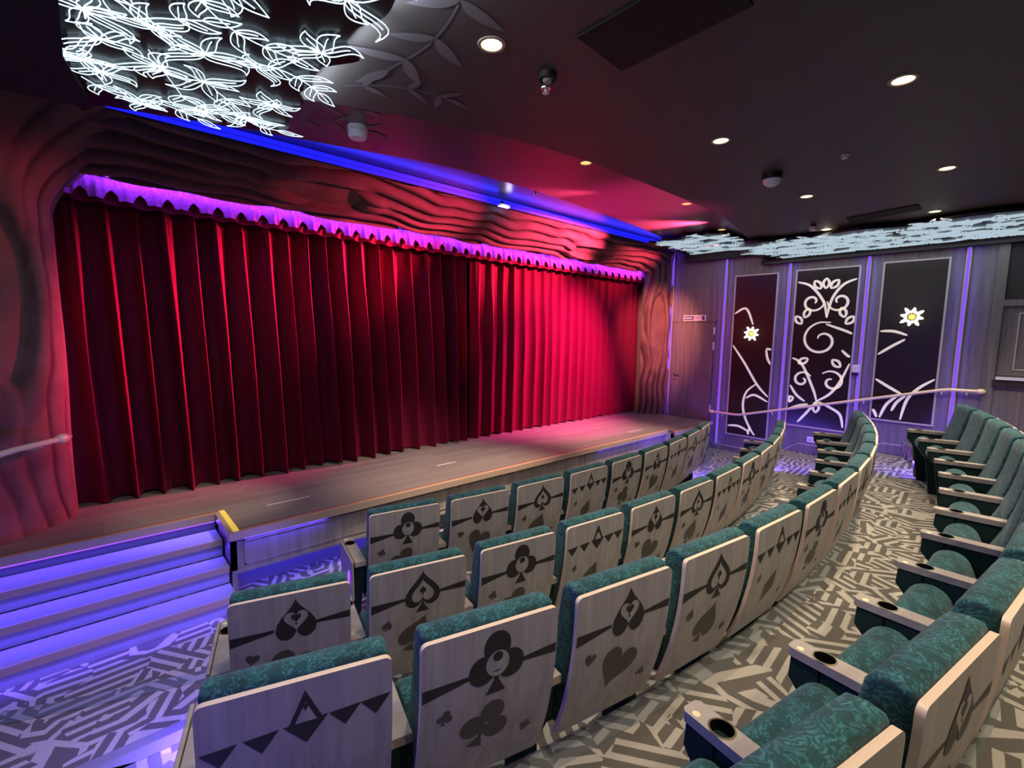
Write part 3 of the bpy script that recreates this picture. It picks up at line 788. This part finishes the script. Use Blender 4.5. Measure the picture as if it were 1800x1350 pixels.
# generic scroll-and-leaf line art (plain stand-in)
def spl(p, n=6): return smooth_line(p, n)
def art_panel(ya, yb, z0, z1, lines, blossom, label):
    """ya > yb (left to right in view)"""
    w, h = ya - yb, z1 - z0
    r = empty('art_panel', (WX, (ya + yb) / 2, z0)); tag(r, label, 'wall art', 'dark line art panels on the side wall')
    def loc(u, v): return (0, w / 2 - u * w, v * h)
    g = MB(); g.box(-.012, -.001, -w / 2, w / 2, 0, h); g.build('board', M['artboard'], r)
    f = MB(); t = .022
    f.box(-.024, -.001, -w / 2 - t, -w / 2, -t, h + t); f.box(-.024, -.001, w / 2, w / 2 + t, -t, h + t); f.box(-.024, -.001, -w / 2, w / 2, -t, 0); f.box(-.024, -.001, -w / 2, w / 2, h, h + t)
    f.build('frame', M['frame'], r)
    a = MB()
    for ln in lines:
        p = [loc(min(.985, max(.015, u)), min(.99, max(.01, v))) for u, v in spl(ln)]
        L = []
        for i, q in enumerate(p):
            b = Vector(p[max(0, i - 1)]); c = Vector(p[min(len(p) - 1, i + 1)]); d = c - b; d = Vector((0, -d.z, d.y)); d.normalize()
            tt = i / (len(p) - 1); hw = .019 * (1 - .55 * abs(2 * tt - 1) ** 3)
            L.append((Vector(q) - d * hw, Vector(q) + d * hw))
        n = len(L); vs = []
        for k in (-.0121, -.019):
            for (m1, m2) in L: vs += [(k, m1.y, m1.z), (k, m2.y, m2.z)]
        fs = []
        for i in range(n - 1):
            o = 2 * n
            fs += [(o + 2 * i, o + 2 * i + 1, o + 2 * i + 3, o + 2 * i + 2), (2 * i, 2 * i + 2, o + 2 * i + 2, o + 2 * i), (2 * i + 1, o + 2 * i + 1, o + 2 * i + 3, 2 * i + 3)]
        a.add(vs, fs)
    a.build('line_drawing', M['artline'], r, fix=False)
    if blossom:
        u, v, s = blossom
        c = loc(u, v); b = MB()
        rb = random.Random(int(u * 100))
        def petal(an, d0, L, W, mi, x=-.026):
            n = 8; pts = []
            for i in range(n + 1):
                t = i / n; pts.append((d0 + L * t, W * math.sin(PI * t) ** .7))
            pts += [(q[0], -q[1]) for q in pts[1:-1]][::-1]
            ca, sa = math.cos(an), math.sin(an)
            b.prism([(c[1] + ca * q[0] - sa * q[1], c[2] + sa * q[0] + ca * q[1]) for q in pts], x, -.0125, 'x', mi)
        for i in range(8): petal(2 * PI * i / 8 + .2, s * .34, s * (.62 if i % 2 else .5), s * .13, 0)
        for i in range(8): petal(2 * PI * (i + .5) / 8 + .2, s * .30, s * .28, s * .06, 0, -.03)
        b.build('blossom', M['glow'], r)
        b = MB(); b.lathe([(.0001, -.034), (s * .16, -.032), (s * .24, -.02), (s * .24, -.0125)], (0, c[1], c[2]), 18, axis='x'); b.build('blossom_centre', M['glowy'], r)
        pw = loc(u, v); point((WX - .10, (ya + yb) / 2 + pw[1], z0 + pw[2]), (1, .92, .7), .9, .05)
    return r
def curl(cx, cy, r0, turns, a0, asp, sgn=1):
    out = []
    for i in range(15):
        t = i / 14; a = a0 + sgn * turns * 2 * PI * t; rr = r0 * (1 - .8 * t)
        out.append((cx + rr * math.cos(a), cy + rr * math.sin(a) * asp))
    return out
def lf(x, y, an, L, W, asp):
    out = []
    for s in (1, -1):
        out.append([(x + L * t * math.cos(an) - s * W * math.sin(PI * t) * math.sin(an), y + asp * (L * t * math.sin(an) + s * W * math.sin(PI * t) * math.cos(an))) for t in (0, .2, .4, .6, .8, 1)])
    return out
k1, k2, k3 = .68 / 2.84, .83 / 2.53, .70 / 2.29
L1 = [[(.02, .77), (.3, .80), (.5, .70)], [(.02, .57), (.35, .46), (.7, .33), (.98, .26)], [(.86, .55), (.9, .50), (.98, .46)], [(.86, .555), (.98, .55)],
      [(.68, .335), (.45, .28), (.38, .2), (.45, .12), (.6, .05), (.72, .01)], [(.45, .24), (.65, .265), (.98, .23)], [(.02, .05), (.3, .055), (.56, .03)], [(.6, .06), (.56, .03), (.56, .01)]]
art_panel(3.745, 3.065, .39, 3.225, L1, (.47, .645, .15), 'narrow dark art panel with cream stems and a glowing blossom, nearest the exit door')
L2 = [curl(.50, .56, .36, 1.25, 1.2, k2), curl(.30, .80, .20, 1.1, 0, k2, -1), curl(.74, .80, .20, 1.1, PI, k2), curl(.72, .30, .22, 1.15, 2.4, k2, -1), curl(.22, .30, .17, 1.1, .5, k2),
      [(.02, .93), (.25, .90), (.48, .80), (.55, .70)], [(.98, .93), (.78, .90), (.62, .82), (.55, .70)], [(.55, .66), (.86, .62), (.98, .60)], [(.84, .50), (.93, .47), (.98, .46)],
      [(.02, .44), (.2, .40), (.42, .25), (.5, .17)], [(.98, .42), (.85, .30), (.7, .22), (.5, .17)], [(.5, .17), (.35, .09), (.2, .02)], [(.5, .17), (.72, .14), (.9, .10), (.96, .02)],
      [(.02, .26), (.14, .2), (.30, .16)], [(.02, .10), (.2, .13), (.36, .145)]]
for x, y, an in ((.14, .66, 2.2), (.18, .70, 1.2), (.84, .70, 1.9), (.86, .66, .8), (.5, .88, 1.57), (.42, .88, 2.2), (.58, .88, .9), (.3, .44, 3.7), (.7, .44, 5.5), (.5, .16, 4.7), (.1, .18, 3.6)):
    L2 += lf(x, y, an, .20, .05, k2)
art_panel(2.76, 1.925, .715, 3.24, L2, None, 'wide dark art panel with large cream scrolls, in the middle of the side wall')
L3 = [[(.02, .57), (.25, .57), (.48, .545)], [(.02, .42), (.22, .47), (.45, .52)], [(.02, .26), (.25, .215), (.5, .17)], [(.98, .28), (.75, .22), (.58, .14), (.5, .01)], [(.42, .16), (.25, .1), (.15, .01)],
      [(.55, .165), (.42, .12), (.34, .06)], [(.1, .01), (.06, .04), (.02, .06)]]
art_panel(1.615, .925, .975, 3.255, L3, (.52, .66, .16), 'dark art panel with a glowing blossom and cream arcs, nearest the control booth')

# exit door
d = MB(); d.box(WX - .018, WX - .001, 4.09, 4.92, ST + .01, 2.42)
d1 = struct(d.build('door_1', M['veneer']), 'flush timber exit door beside the right pillar')
h = MB(); h.lathe([(.0001, -.03), (.026, -.03), (.028, -.018)], (WX, 4.85, 1.41), 16, axis='x'); h.lathe([(.0001, -.03), (.018, -.03), (.02, -.018)], (WX, 4.85, 1.30), 16, axis='x')
h.tube([(WX - .018, 4.85, 1.41), (WX - .06, 4.85, 1.41), (WX - .06, 4.74, 1.405)], .011, 8); h.build('door_handle', M['handle'], d1, smooth=True, auto=.6)
for zc in (2.26, 1.98, .8):
    h = MB(); h.box(WX - .03, WX - .0185, 4.075, 4.10, zc - .07, zc + .07); h.build('hinge', M['white'], d1, bevel=.004)
j = MB()
for a in ((4.925, 4.94, ST, 2.44), (4.055, 4.07, ST, 2.44)): j.box(WX - .024, WX - .001, *a[:2], *a[2:])
j.box(WX - .024, WX - .001, 4.055, 4.94, 2.425, 2.44); struct(j.build('door_frame', M['veneer']), 'slim timber frame of the exit door')
s = empty('exit_sign', (WX - .001, 4.495, 2.505)); tag(s, 'small white exit sign above the door', 'sign')
g = MB(); g.box(-.015, 0, -.225, .225, -.055, .055); g.build('plate', M['white'], s, bevel=.004)
g = MB(); g.box(-.0165, -.0155, .02, .205, -.036, .036)
g.build('dark_field', M['signdark'], s)
g = MB(); g.box(-.0175, -.0166, .045, .195, -.012, .012); g.build('light_bar', M['white'], s)
g = MB(); g.box(-.0165, -.0155, -.205, -.15, -.038, .038); g.build('pictogram_field', M['signdark'], s)
fc = bpy.data.curves.new('lettering', 'FONT'); fc.body = 'EXIT'; fc.size = .075; fc.align_x = 'CENTER'; fc.align_y = 'CENTER'; fc.extrude = .0006
tmp = bpy.data.objects.new('lettering_curve', fc); COL.objects.link(tmp)
bpy.context.view_layer.update()
me = bpy.data.meshes.new_from_object(tmp.evaluated_get(bpy.context.evaluated_depsgraph_get()))
bpy.data.objects.remove(tmp); me.materials.clear(); me.materials.append(M['signdark'])
fo = bpy.data.objects.new('lettering', me); COL.objects.link(fo); fo.parent = s
fo.matrix_local = Matrix(((0, 0, -1, -.0165), (-1, 0, 0, -.062), (0, 1, 0, 0), (0, 0, 0, 1)))
# sensor box and outlet
g = MB(); g.box(WX - .045, WX - .001, 1.80, 1.90, 1.64, 1.76); o = g.build('wall_sensor', M['white'], bevel=.012); tag(o, 'white sensor box beside the middle art panel', 'sensor')
g = MB(); g.box(WX - .05, WX - .002, 1.815, 1.885, 1.60, 1.637); g.build('lens', M['black'], o)
o = empty('wall_outlet', (WX, 2.35, .50)); tag(o, 'pale socket plate low on the wall under the middle art panel', 'socket')
g = MB(); g.box(-.01, -.001, -.085, .085, -.045, .045); g.build('plate', M['white'], o, bevel=.003)
g = MB()
for yy in (-.04, .04): g.box(-.0115, -.0101, yy - .02, yy + .02, -.02, .02)
g.build('socket', M['frame'], o)
# baseboard following the aisle
base = [(3.95, .155), (3.42, .115), (2.70, .30), (2.48, .40), (1.52, .60), (1.14, .76), (.2, .80), (YB, .80)]
g = MB()
pts = [(4.0, .14), (2.95, .14), (2.55, .405), (1.85, .405), (1.45, .61), (.3, .63), (-.2, .82), (YB, .82)]
for (a, b) in zip(pts, pts[1:]):
    g.prism([(a[0], a[1] - .14), (b[0], b[1] - .14), (b[0], b[1]), (a[0], a[1])], WX - .016, WX - .001, 'x')
struct(g.build('baseboard_right', M['veneer']), 'timber skirting rising with the aisle')
g = MB()
for (a, b) in zip(pts, pts[1:]): g.prism([(a[0], a[1] + .001), (b[0], b[1] + .001), (b[0], b[1] + .012), (a[0], a[1] + .012)], WX - .02, WX - .001, 'x')
struct(g.build('trim_3', M['frame']), 'pale bead on the skirting')
# handrail
hr = empty('handrail', (WX - .07, 2.3, 1.0)); tag(hr, 'long brass handrail sloping up along the side wall', 'handrail')
def lp(p, o): return [(x - o[0], y - o[1], z - o[2]) for x, y, z in p]
o0 = (WX - .07, 2.3, 1.0)
g = MB(); g.tube(lp([(WX - .07, 4.0, .755), (WX - .07, 3.58, .755), (WX - .07, 3.5, .765), (WX - .07, .86, 1.475), (WX - .07, .78, 1.49), (WX - .07, .50, 1.495)], o0), .021, 12); g.build('rail', M['brass'], hr, smooth=True, auto=1.0)
for yy, zz in ((4.03, .755), (.47, 1.495)):
    g = MB(); c = lp([(WX - .07, yy, zz)], o0)[0]
    g.lathe([(.0001, -.05), (.022, -.045), (.034, -.02), (.034, .015), (.022, .04), (.0001, .05)], c, 16, axis='y'); g.build('finial', M['brass'], hr, smooth=True)
for yy in (3.83, 2.975, 1.71, .85, .60):
    zz = .755 if yy > 3.5 else (1.495 if yy < .8 else .765 + (3.5 - yy) / 2.64 * .71)
    g = MB(); g.tube(lp([(WX - .07, yy, zz - .02), (WX - .06, yy, zz - .06), (WX - .001, yy, zz - .07)], o0), .009, 8); g.build('bracket', M['brass'], hr, smooth=True)
# left handrail on the trunk
hr = empty('handrail', (-.4, 4.7, 1.29)); tag(hr, 'brass handrail ending on the left tree trunk above the stairs', 'handrail')
o0 = (-.4, 4.7, 1.29)
g = MB(); g.tube(lp([(-.80, 3.9, 1.30), (-.62, 4.35, 1.30), (-.42, 4.72, 1.295), (-.22, 4.98, 1.29)], o0), .022, 12); g.build('rail', M['brass'], hr, smooth=True, auto=1.0)
g = MB(); c = Vector(lp([(-.19, 5.02, 1.29)], o0)[0]); dv = Vector((.6, .8, 0))
g.tube([c - dv * .05, c - dv * .03, c, c + dv * .03, c + dv * .045, c + dv * .08], [.022, .036, .04, .034, .012, .012], 14); g.build('finial', M['brass'], hr, smooth=True)
g = MB(); g.tube(lp([(-.30, 4.9, 1.27), (-.34, 4.94, 1.24), (-.42, 5.02, 1.23)], o0), .01, 8); g.build('bracket', M['brass'], hr, smooth=True)
# control booth on the right
bo = empty('window_1', (WX, -.3, 1.7)); struct(bo, 'control booth window with timber surround'); bo['kind'] = 'structure'
def bx(g, y0, y1, z0, z1, d0, d1): g.box(-d1, -d0, y0 + .3, y1 + .3, z0 - 1.7, z1 - 1.7)
g = MB(); bx(g, .36, .46, 0.7, 3.38, .001, .05); bx(g, -1.4, .36, 2.60, 2.68, .001, .05); bx(g, -1.4, .36, .7, 1.62, .001, .03); g.build('surround', M['veneer'], bo)
g = MB(); bx(g, -1.4, .36, 2.68, 3.38, .001, .02); g.build('upper_panel', M['dark'], bo)
g = MB(); bx(g, -1.4, .36, 1.72, 2.60, .001, .012); g.build('pane', M['veneer'], bo)
g = MB()
for (a, b, c, e) in ((.20, .215, 1.80, 2.5), (-.6, -.585, 1.80, 2.5), (-.6, .215, 1.79, 1.805), (-.6, .215, 2.5, 2.515)): bx(g, a, b, c, e, .012, .022)
g.build('beading', M['frame'], bo)
g = MB(); bx(g, -1.4, .35, 1.665, 1.70, .001, .10); g.build('ledge', M['white'], bo)
g = MB(); bx(g, -1.4, .38, 1.58, 1.662, .001, .08); g.build('ledge_support', M['dark'], bo)

# ------------------------------------------------------------------ seats
PITCH = .585; PW = .2475
def yp(z):
    t = max(0, (.95 - z) / .64); return .127 * t ** 2.2
def panel_map(bm, yo):
    for v in bm.verts: v.co = Vector((v.co.x, yp(v.co.z) + yo, v.co.z))
def cut_z(bm, zs):
    for z in zs:
        bmesh.ops.bisect_plane(bm, geom=bm.verts[:] + bm.edges[:] + bm.faces[:], plane_co=(0, 0, z), plane_no=(0, 0, 1))
def to_obj(bm, name, mats, parent, smooth=False, auto=None):
    me = bpy.data.meshes.new(name); bm.to_mesh(me); bm.free()
    for m in mats: me.materials.append(m)
    if smooth:
        me.polygons.foreach_set('use_smooth', [True] * len(me.polygons))
        if auto: me.set_sharp_from_angle(angle=auto)
    o = bpy.data.objects.new(name, me); COL.objects.link(o); o.parent = parent; return o
ZS = [.33 + .04 * i for i in range(15)]
def rrect(w, z0, z1, r, n=4):
    out = []
    for cx, cz, a0 in ((w - r, z1 - r, 0), (-w + r, z1 - r, PI / 2), (-w + r, z0 + r, PI), (w - r, z0 + r, 1.5 * PI)):
        for i in range(n + 1):
            a = a0 + PI / 2 * i / n; out.append((cx + r * math.cos(a), cz + r * math.sin(a)))
    return out
def suit(kind, cx, cz, s, rot=0):
    """list of outlines (2D) for a suit of height about s"""
    P = []
    def heart(n=28, inv=False):
        o = []
        for i in range(n):
            t = 2 * PI * i / n
            x = 16 * math.sin(t) ** 3; y = 13 * math.cos(t) - 5 * math.cos(2 * t) - 2 * math.cos(3 * t) - math.cos(4 * t)
            o.append((x / 32, (y + 2.5) / 30 * (-1 if inv else 1)))
        return o
    if kind == 'heart': P = [heart()]
    elif kind == 'hood': P = [[(x * .95, y * 1.15) for x, y in heart(inv=True)]]
    elif kind == 'spade':
        P = [[(x * .9, y * .98 + .10) for x, y in heart(inv=True)], [(0, -.12), (.03, -.3), (.17, -.52), (-.17, -.52), (-.03, -.3)]]
    elif kind == 'club':
        for ax, ay in ((0, .27), (-.24, -.06), (.24, -.06)): P.append([(ax + .23 * math.cos(2 * PI * i / 20), ay + .23 * math.sin(2 * PI * i / 20)) for i in range(20)])
        P.append([(-.1, 0), (.1, 0), (.035, -.25), (.17, -.48), (-.17, -.48), (-.035, -.25)])
    elif kind == 'diamond': P = [[(0, .5), (.33, 0), (0, -.5), (-.33, 0)]]
    elif kind == 'tri': P = [[(0, .5), (.45, -.5), (-.45, -.5)]]
    elif kind == 'disc': P = [[(.5 * math.cos(2 * PI * i / 24), .5 * math.sin(2 * PI * i / 24)) for i in range(24)]]
    c, sn = math.cos(rot), math.sin(rot)
    return [[(cx + s * (x * c - y * sn), cz + s * (x * sn + y * c)) for x, y in o] for o in P]
def emblem_layers(kind):
    """(outlines, material slot, height above the panel)"""
    E = []; band = lambda: [([[(-PW + .004, .798), (-PW + .004, .752), (-.075, .782), (-.075, .796)]], 0, .0006), ([[(PW - .004, .815), (PW - .004, .778), (.095, .786), (.095, .800)]], 0, .0006)]
    sx = lambda P, c, k: [[(c + (x - c) * k, z) for x, z in o] for o in P]
    if kind == 'club':
        E += band(); E += [(sx(suit('club', .012, .812, .235), .012, .92), 0, .0012), (sx(suit('disc', .014, .812, .095), .014, .9), 1, .0018), (suit('disc', .014, .838, .036), 0, .0024),
                           ([[(-.004, .786), (.014, .782), (.032, .791), (.014, .788)]], 0, .0024)]
    elif kind == 'spade':
        E += band(); E += [(suit('spade', .012, .808, .205), 0, .0012), (suit('spade', .012, .806, .128)[:1], 1, .0018), (suit('spade', .012, .822, .038), 0, .0024), (suit('disc', .012, .796, .010), 0, .0024)]
    elif kind == 'heart':
        E += band(); E += [(suit('hood', .015, .828, .178), 0, .0012), (suit('heart', .015, .818, .098), 1, .0018), (suit('heart', .015, .832, .042), 0, .0024), (suit('heart', .015, .804, .013), 0, .0024)]
    else:
        E += [(suit('tri', .012, .868, .105), 0, .0012), (suit('tri', .012, .856, .062), 1, .0018), (suit('tri', .012, .870, .024, PI), 0, .0024)]
        for i, x in enumerate((-.197, -.098, .012, .115, .20)):
            w = .058 if i == 2 else .044; h = .070 if i == 2 else .056; zz = .826 + .05 * x
            E.append(([[(x - w, zz - .06 * w), (x + w, zz + .06 * w), (x, zz - h)]], 0, .0006))
    return [('card_print', E)] + [('suit_print', [(q, 2, .0008)]) for q in (suit(kind, -.165, .668, .058, -.25), suit(kind, -.012, .572, .20, -.38), suit(kind, .155, .485, .052, PI - .3))]
def poly_bm(bm, pts, yo, mi):
    vs = [bm.verts.new((x, yo, z)) for x, z in pts]
    f = bm.faces.new(vs); f.material_index = mi
def arm_parts(root, x, name='armrest', cap=False):
    """top plate with cup hole plus the standard below; x: centre"""
    w = .0365
    bm = bmesh.new(); es = []
    def loop(pts, z):
        vs = [bm.verts.new((px, py, z)) for px, py in pts]
        return vs
    outer = [(x - w, .075), (x + w, .075), (x + w, .50), (x + w - .012, .512), (x - w + .012, .512), (x - w, .50)]
    n = 20; hole = [(x + .0335 * math.cos(2 * PI * k / n), .405 + .0335 * math.sin(2 * PI * k / n)) for k in range(n)]
    for z in (.612, .580):
        a = loop(outer, z); b = loop(hole, z)
        ee = [bm.edges.new((q[i], q[(i + 1) % len(q)])) for q in (a, b) for i in range(len(q))]
        es.append((a, b, ee))
        bmesh.ops.triangle_fill(bm, edges=ee, use_beauty=True)
    for k in (0, 1):
        p, q = es[0][k], es[1][k]; m = len(p)
        for i in range(m): bm.faces.new((p[i], p[(i + 1) % m], q[(i + 1) % m], q[i]))
    bmesh.ops.recalc_face_normals(bm, faces=bm.faces)
    arm = to_obj(bm, name, [M['armwood']], root)
    g = MB(); g.lathe([(.0325, .6115), (.0325, .6145), (.0372, .6145), (.0375, .6118)], (x, .405, 0), 24, mi=1); g.lathe([(.0325, .612), (.0315, .535), (.0001, .534)], (x, .405, 0), 20, mi=0)
    g.build('cup_holder', [M['cup'], M['goldrim']], arm, smooth=True, auto=.7)
    g = MB(); g.lathe([(.0001, .6142), (.011, .6142), (.012, .612)], (x - .018, .475, 0), 14); g.build('number_disc', M['brass'], arm)
    g = MB(); g.prism([(.095, .579), (.50, .579), (.505, .50), (.44, .42), (.38, .02), (.38, 0), (.215, 0), (.215, .23), (.12, .42)], x - .031, x + .031, 'x')
    s = g.build('standard', M['darkcloth'], root, bevel=.006)
    if cap:
        g = MB(); g.box(x - w + .003, x + w - .003, .078, .094, .30, .579); g.build('rear_cap', M['armwood'], s)
    return arm
def make_seat(kind):
    root = empty('theatre_seat')
    # card back
    bm = bmesh.new(); poly_bm(bm, rrect(PW, .31, .95, .022), 0, 0); cut_z(bm, ZS); panel_map(bm, 0)
    orig = bm.faces[:]
    ret = bmesh.ops.extrude_face_region(bm, geom=orig, use_keep_orig=True)
    nv = [e for e in ret['geom'] if isinstance(e, bmesh.types.BMVert)]; nf = {e for e in ret['geom'] if isinstance(e, bmesh.types.BMFace)}
    for v in nv: v.co.y += .018
    for f in bm.faces:
        if f not in orig and f not in nf: f.material_index = 1
    bmesh.ops.recalc_face_normals(bm, faces=bm.faces)
    back = to_obj(bm, 'back_panel', [M['greige'], M['cream']], root, True, .5)
    for pname, layers in emblem_layers(kind):
      bm = bmesh.new()
      for outs, mi, off in layers:
        for o in outs:
            b2 = bmesh.new(); poly_bm(b2, o, 0, mi); cut_z(b2, ZS); panel_map(b2, -off)
            me = bpy.data.meshes.new('t'); b2.to_mesh(me); b2.free(); bm.from_mesh(me); bpy.data.meshes.remove(me)
      for f in bm.faces:
        f.normal_update()
        if f.normal.y > 0: f.normal_flip()
      e = to_obj(bm, pname, [M['ink'], M['greige'], M['ink2']], back)
      e['label'] = ('dark ' if pname == 'card_print' else 'faded ') + kind + ' print'
    # back cushion
    prof = [(.020, .952), (.028, .966), (.060, .970), (.098, .962), (.116, .935), (.128, .86), (.155, .72), (.195, .58), (.24, .47), (.262, .42), (.25, .375), (.20, .355), (.14, .355)]
    prof += [(yp(z) + .0185, z) for z in (.37, .45, .55, .65, .75, .85)]
    g = MB(); g.prism(prof, -.240, .240, 'x'); bm = bmesh.new(); me = bpy.data.meshes.new('t'); me.from_pydata(g.v, [], g.f); bm.from_mesh(me)
    bmesh.ops.recalc_face_normals(bm, faces=bm.faces)
    caps = [ed for ed in bm.edges if abs(abs(ed.verts[0].co.x) - .240) < 1e-4 and abs(ed.verts[0].co.x - ed.verts[1].co.x) < 1e-4]
    bmesh.ops.bevel(bm, geom=caps, offset=.016, segments=3, affect='EDGES', profile=.5)
    to_obj(bm, 'back_cushion', [M['fabric']], root, True, 1.0)
    # tipped-up seat cushion
    pr = []
    c0, c1, rr = Vector((.365, .475)), Vector((.300, .355)), .085
    ax = (c0 - c1).normalized(); a0 = math.atan2(ax.y, ax.x)
    for i in range(13): a = a0 - PI / 2 + PI * i / 12; pr.append((c0.x + rr * math.cos(a), c0.y + rr * math.sin(a)))
    for i in range(9): a = a0 + PI / 2 + PI * i / 8; pr.append((c1.x + rr * .8 * math.cos(a), c1.y + rr * .8 * math.sin(a)))
    g = MB(); g.prism(pr, -.225, .225, 'x'); bm = bmesh.new(); me = bpy.data.meshes.new('t'); me.from_pydata(g.v, [], g.f); bm.from_mesh(me)
    bmesh.ops.recalc_face_normals(bm, faces=bm.faces)
    caps = [ed for ed in bm.edges if abs(ed.verts[0].co.x - ed.verts[1].co.x) < 1e-4]
    bmesh.ops.bevel(bm, geom=caps, offset=.02, segments=3, affect='EDGES', profile=.5)
    to_obj(bm, 'seat_cushion', [M['fabric']], root, True, 1.0)
    g = MB(); g.box(-.232, .232, .24, .30, .262, .30); g.build('seat_frame', M['black'], root)
    arm_parts(root, -PITCH / 2)
    return root
SUITS = ['club', 'heart', 'spade', 'diamond']
SEQ = {'A': ['club', 'heart', 'spade', 'diamond', 'club', 'heart', 'diamond', 'spade', 'club'],
       'B': ['heart', 'spade', 'club', 'diamond', 'heart', 'spade', 'diamond', 'club', 'heart', 'spade', 'diamond', 'club'],
       'C': ['diamond', 'club', 'heart', 'spade', 'diamond', 'club', 'diamond', 'heart', 'spade', 'club', 'diamond', 'heart', 'spade'],
       'D': ['club', 'spade', 'heart', 'diamond', 'club', 'heart', 'spade', 'diamond', 'club', 'heart', 'spade', 'diamond', 'club']}
ORD = ['first', 'second', 'third', 'fourth', 'fifth', 'sixth', 'seventh', 'eighth', 'ninth', 'tenth', 'eleventh', 'twelfth', 'thirteenth']
RN = {'A': 'front row', 'B': 'second row', 'C': 'third row', 'D': 'back row'}
proto = {}
def end_panel(root, side):
    """timber end standard with violet outline strips facing the aisle"""
    x = side * PITCH / 2
    g = MB(); xa, xb = (x + side * .041, x + side * .056)
    g.prism([(.09, .615), (.50, .615), (.50, .52), (.44, .40), (.40, .02), (.215, .02), (.215, .25), (.09, .34)], min(xa, xb), max(xa, xb), 'x')
    p = g.build('end_panel', M['armwood'], root, bevel=.004); p['label'] = 'timber end panel facing the aisle'
    xs = x + side * .060
    g = MB(); g.tube([(xs, .235, .06), (xs, .20, .30), (xs, .155, .50), (xs, .175, .52), (xs, .19, .50), (xs, .26, .06)], .005, 6)
    g.tube([(xs, .29, .05), (xs, .27, .40), (xs, .40, .40), (xs, .37, .05)], .005, 6, closed=True); g.build('light_strip', M['violet2'], p)
EXTRA = []
for rk in 'ABCD':
    c, r, t0, dt, n, fz = ROWS[rk]
    for i in range(n):
        kind = SEQ[rk][i]
        if kind not in proto: proto[kind] = make_seat(kind); o = proto[kind]
        else: o = copy_tree(proto[kind])
        t = t0 + i * dt
        o.location = (c[0] + r * math.sin(t), c[1] - r * math.cos(t), fz); o.rotation_euler = (0, 0, t)
        o['label'] = 'teal theatre seat, %s card back, %s from the stair end of the %s' % (kind, ORD[i], RN[rk])
        o['category'] = 'theatre seat'; o['group'] = 'theatre seats in the ' + RN[rk]
        if i == 0: EXTRA.append((o, -1, rk, t))
        if i == n - 1: EXTRA.append((o, 1, rk, t))
for o, sd, rk, t in EXTRA:
    if sd > 0: arm_parts(o, PITCH / 2)
    end_panel(o, sd)
    if rk != 'X':
        rt = Matrix.Rotation(t, 4, 'Z')
        p = Vector(o.location) + rt @ Vector((sd * (PITCH / 2 + .085), .27, .30)); q = Vector(o.location) + rt @ Vector((sd * 1.2, .27, -.15))
        area(p, q, .25, .4, (.14, .08, 1), {'A': 12, 'B': 14, 'C': 12, 'D': 10}[rk] if sd < 0 else (16 if rk == 'A' else 9), (0, 0, 1))

# ------------------------------------------------------------------ stage lighting
spot((6.5, 3.2, 3.62), (6.2, 5.6, 1.6), (1, .05, .36), 2500, 66, 1.0, .08)
spot((5.0, 4.45, 3.66), (1.9, 5.6, 2.6), (1, .05, .20), 4400, 29, 1.0, .04)
spot((6.9, 4.6, 3.66), (3.4, 5.6, 2.2), (1, .05, .20), 2800, 30, .9, .04)
spot((6.8, 3.2, 3.66), (5.6, 5.2, 3.66), (1, .08, .22), 2400, 52, .9, .06)
spot((6.4, 4.2, 3.66), (8.56, 5.2, 2.2), (1, .27, .22), 620, 42, .8, .08)
spot((2.6, 4.4, 3.66), (-.42, 5.0, 3.0), (1, .06, .16), 130, 22, 1.0, .06)
spot((5.4, 4.5, .62), (5.2, 3.45, 3.78), (1, .03, .26), 1100, 38, .9, .06)  # added uplight to redden the ceiling band, without a fixture
spot((5.0, 4.7, 3.68), (8.75, 4.4, 1.9), (1, .08, .12), 90, 40, .9, .06)  # added lamp standing in for red spill on the exit door
spot((4.6, 3.4, 3.66), (3.0, 5.2, 3.62), (1, .07, .20), 500, 46, 1.0, .06)
spot((8.0, 3.7, 3.66), (7.7, 5.1, 3.62), (1, .08, .18), 350, 60, 1.0, .06)
# warm spill on the stage boards
spot((3.6, 2.95, 3.74), (3.2, 4.35, .56), (1, .80, .64), 700, 52, .9, .08)
spot((1.9, 3.6, 3.72), (.75, 4.95, .56), (1, .80, .64), 240, 26, .9, .08)
spot((6.4, 2.9, 3.74), (6.2, 4.4, .56), (1, .68, .60), 600, 50, .9, .08)
# the left side wall carries the same violet strips
for y, z0 in ((1.9, .42), (.75, .62), (3.0, .2)):
    g = MB(); g.box(XL + .001, XL + .012, y - .014, y + .014, z0, 3.3); o = g.build('light_strip', M['violet']); tag(o, 'violet light strip on the left side wall ' + {1.9: 'beside the second row', .75: 'beside the third row', 3.0: 'beside the front row'}[y], 'light strip')
    area((XL + .03, y, 1.3), (XL + 1, y, 1.0), 1.6, .03, (.055, .05, 1), {1.9: 3.5, .75: 7.5, 3.0: 4}[y], (0, 0, 1), 120)

w = bpy.data.worlds.new('world'); S.world = w; w.use_nodes = True
w.node_tree.nodes['Background'].inputs[0].default_value = (.02, .02, .025, 1)
w.node_tree.nodes['Background'].inputs[1].default_value = .2
S.view_settings.view_transform = 'Standard'; S.view_settings.look = 'None'
S.view_settings.exposure = 0.45; S.view_settings.gamma = 1; S.view_settings.use_curve_mapping = False
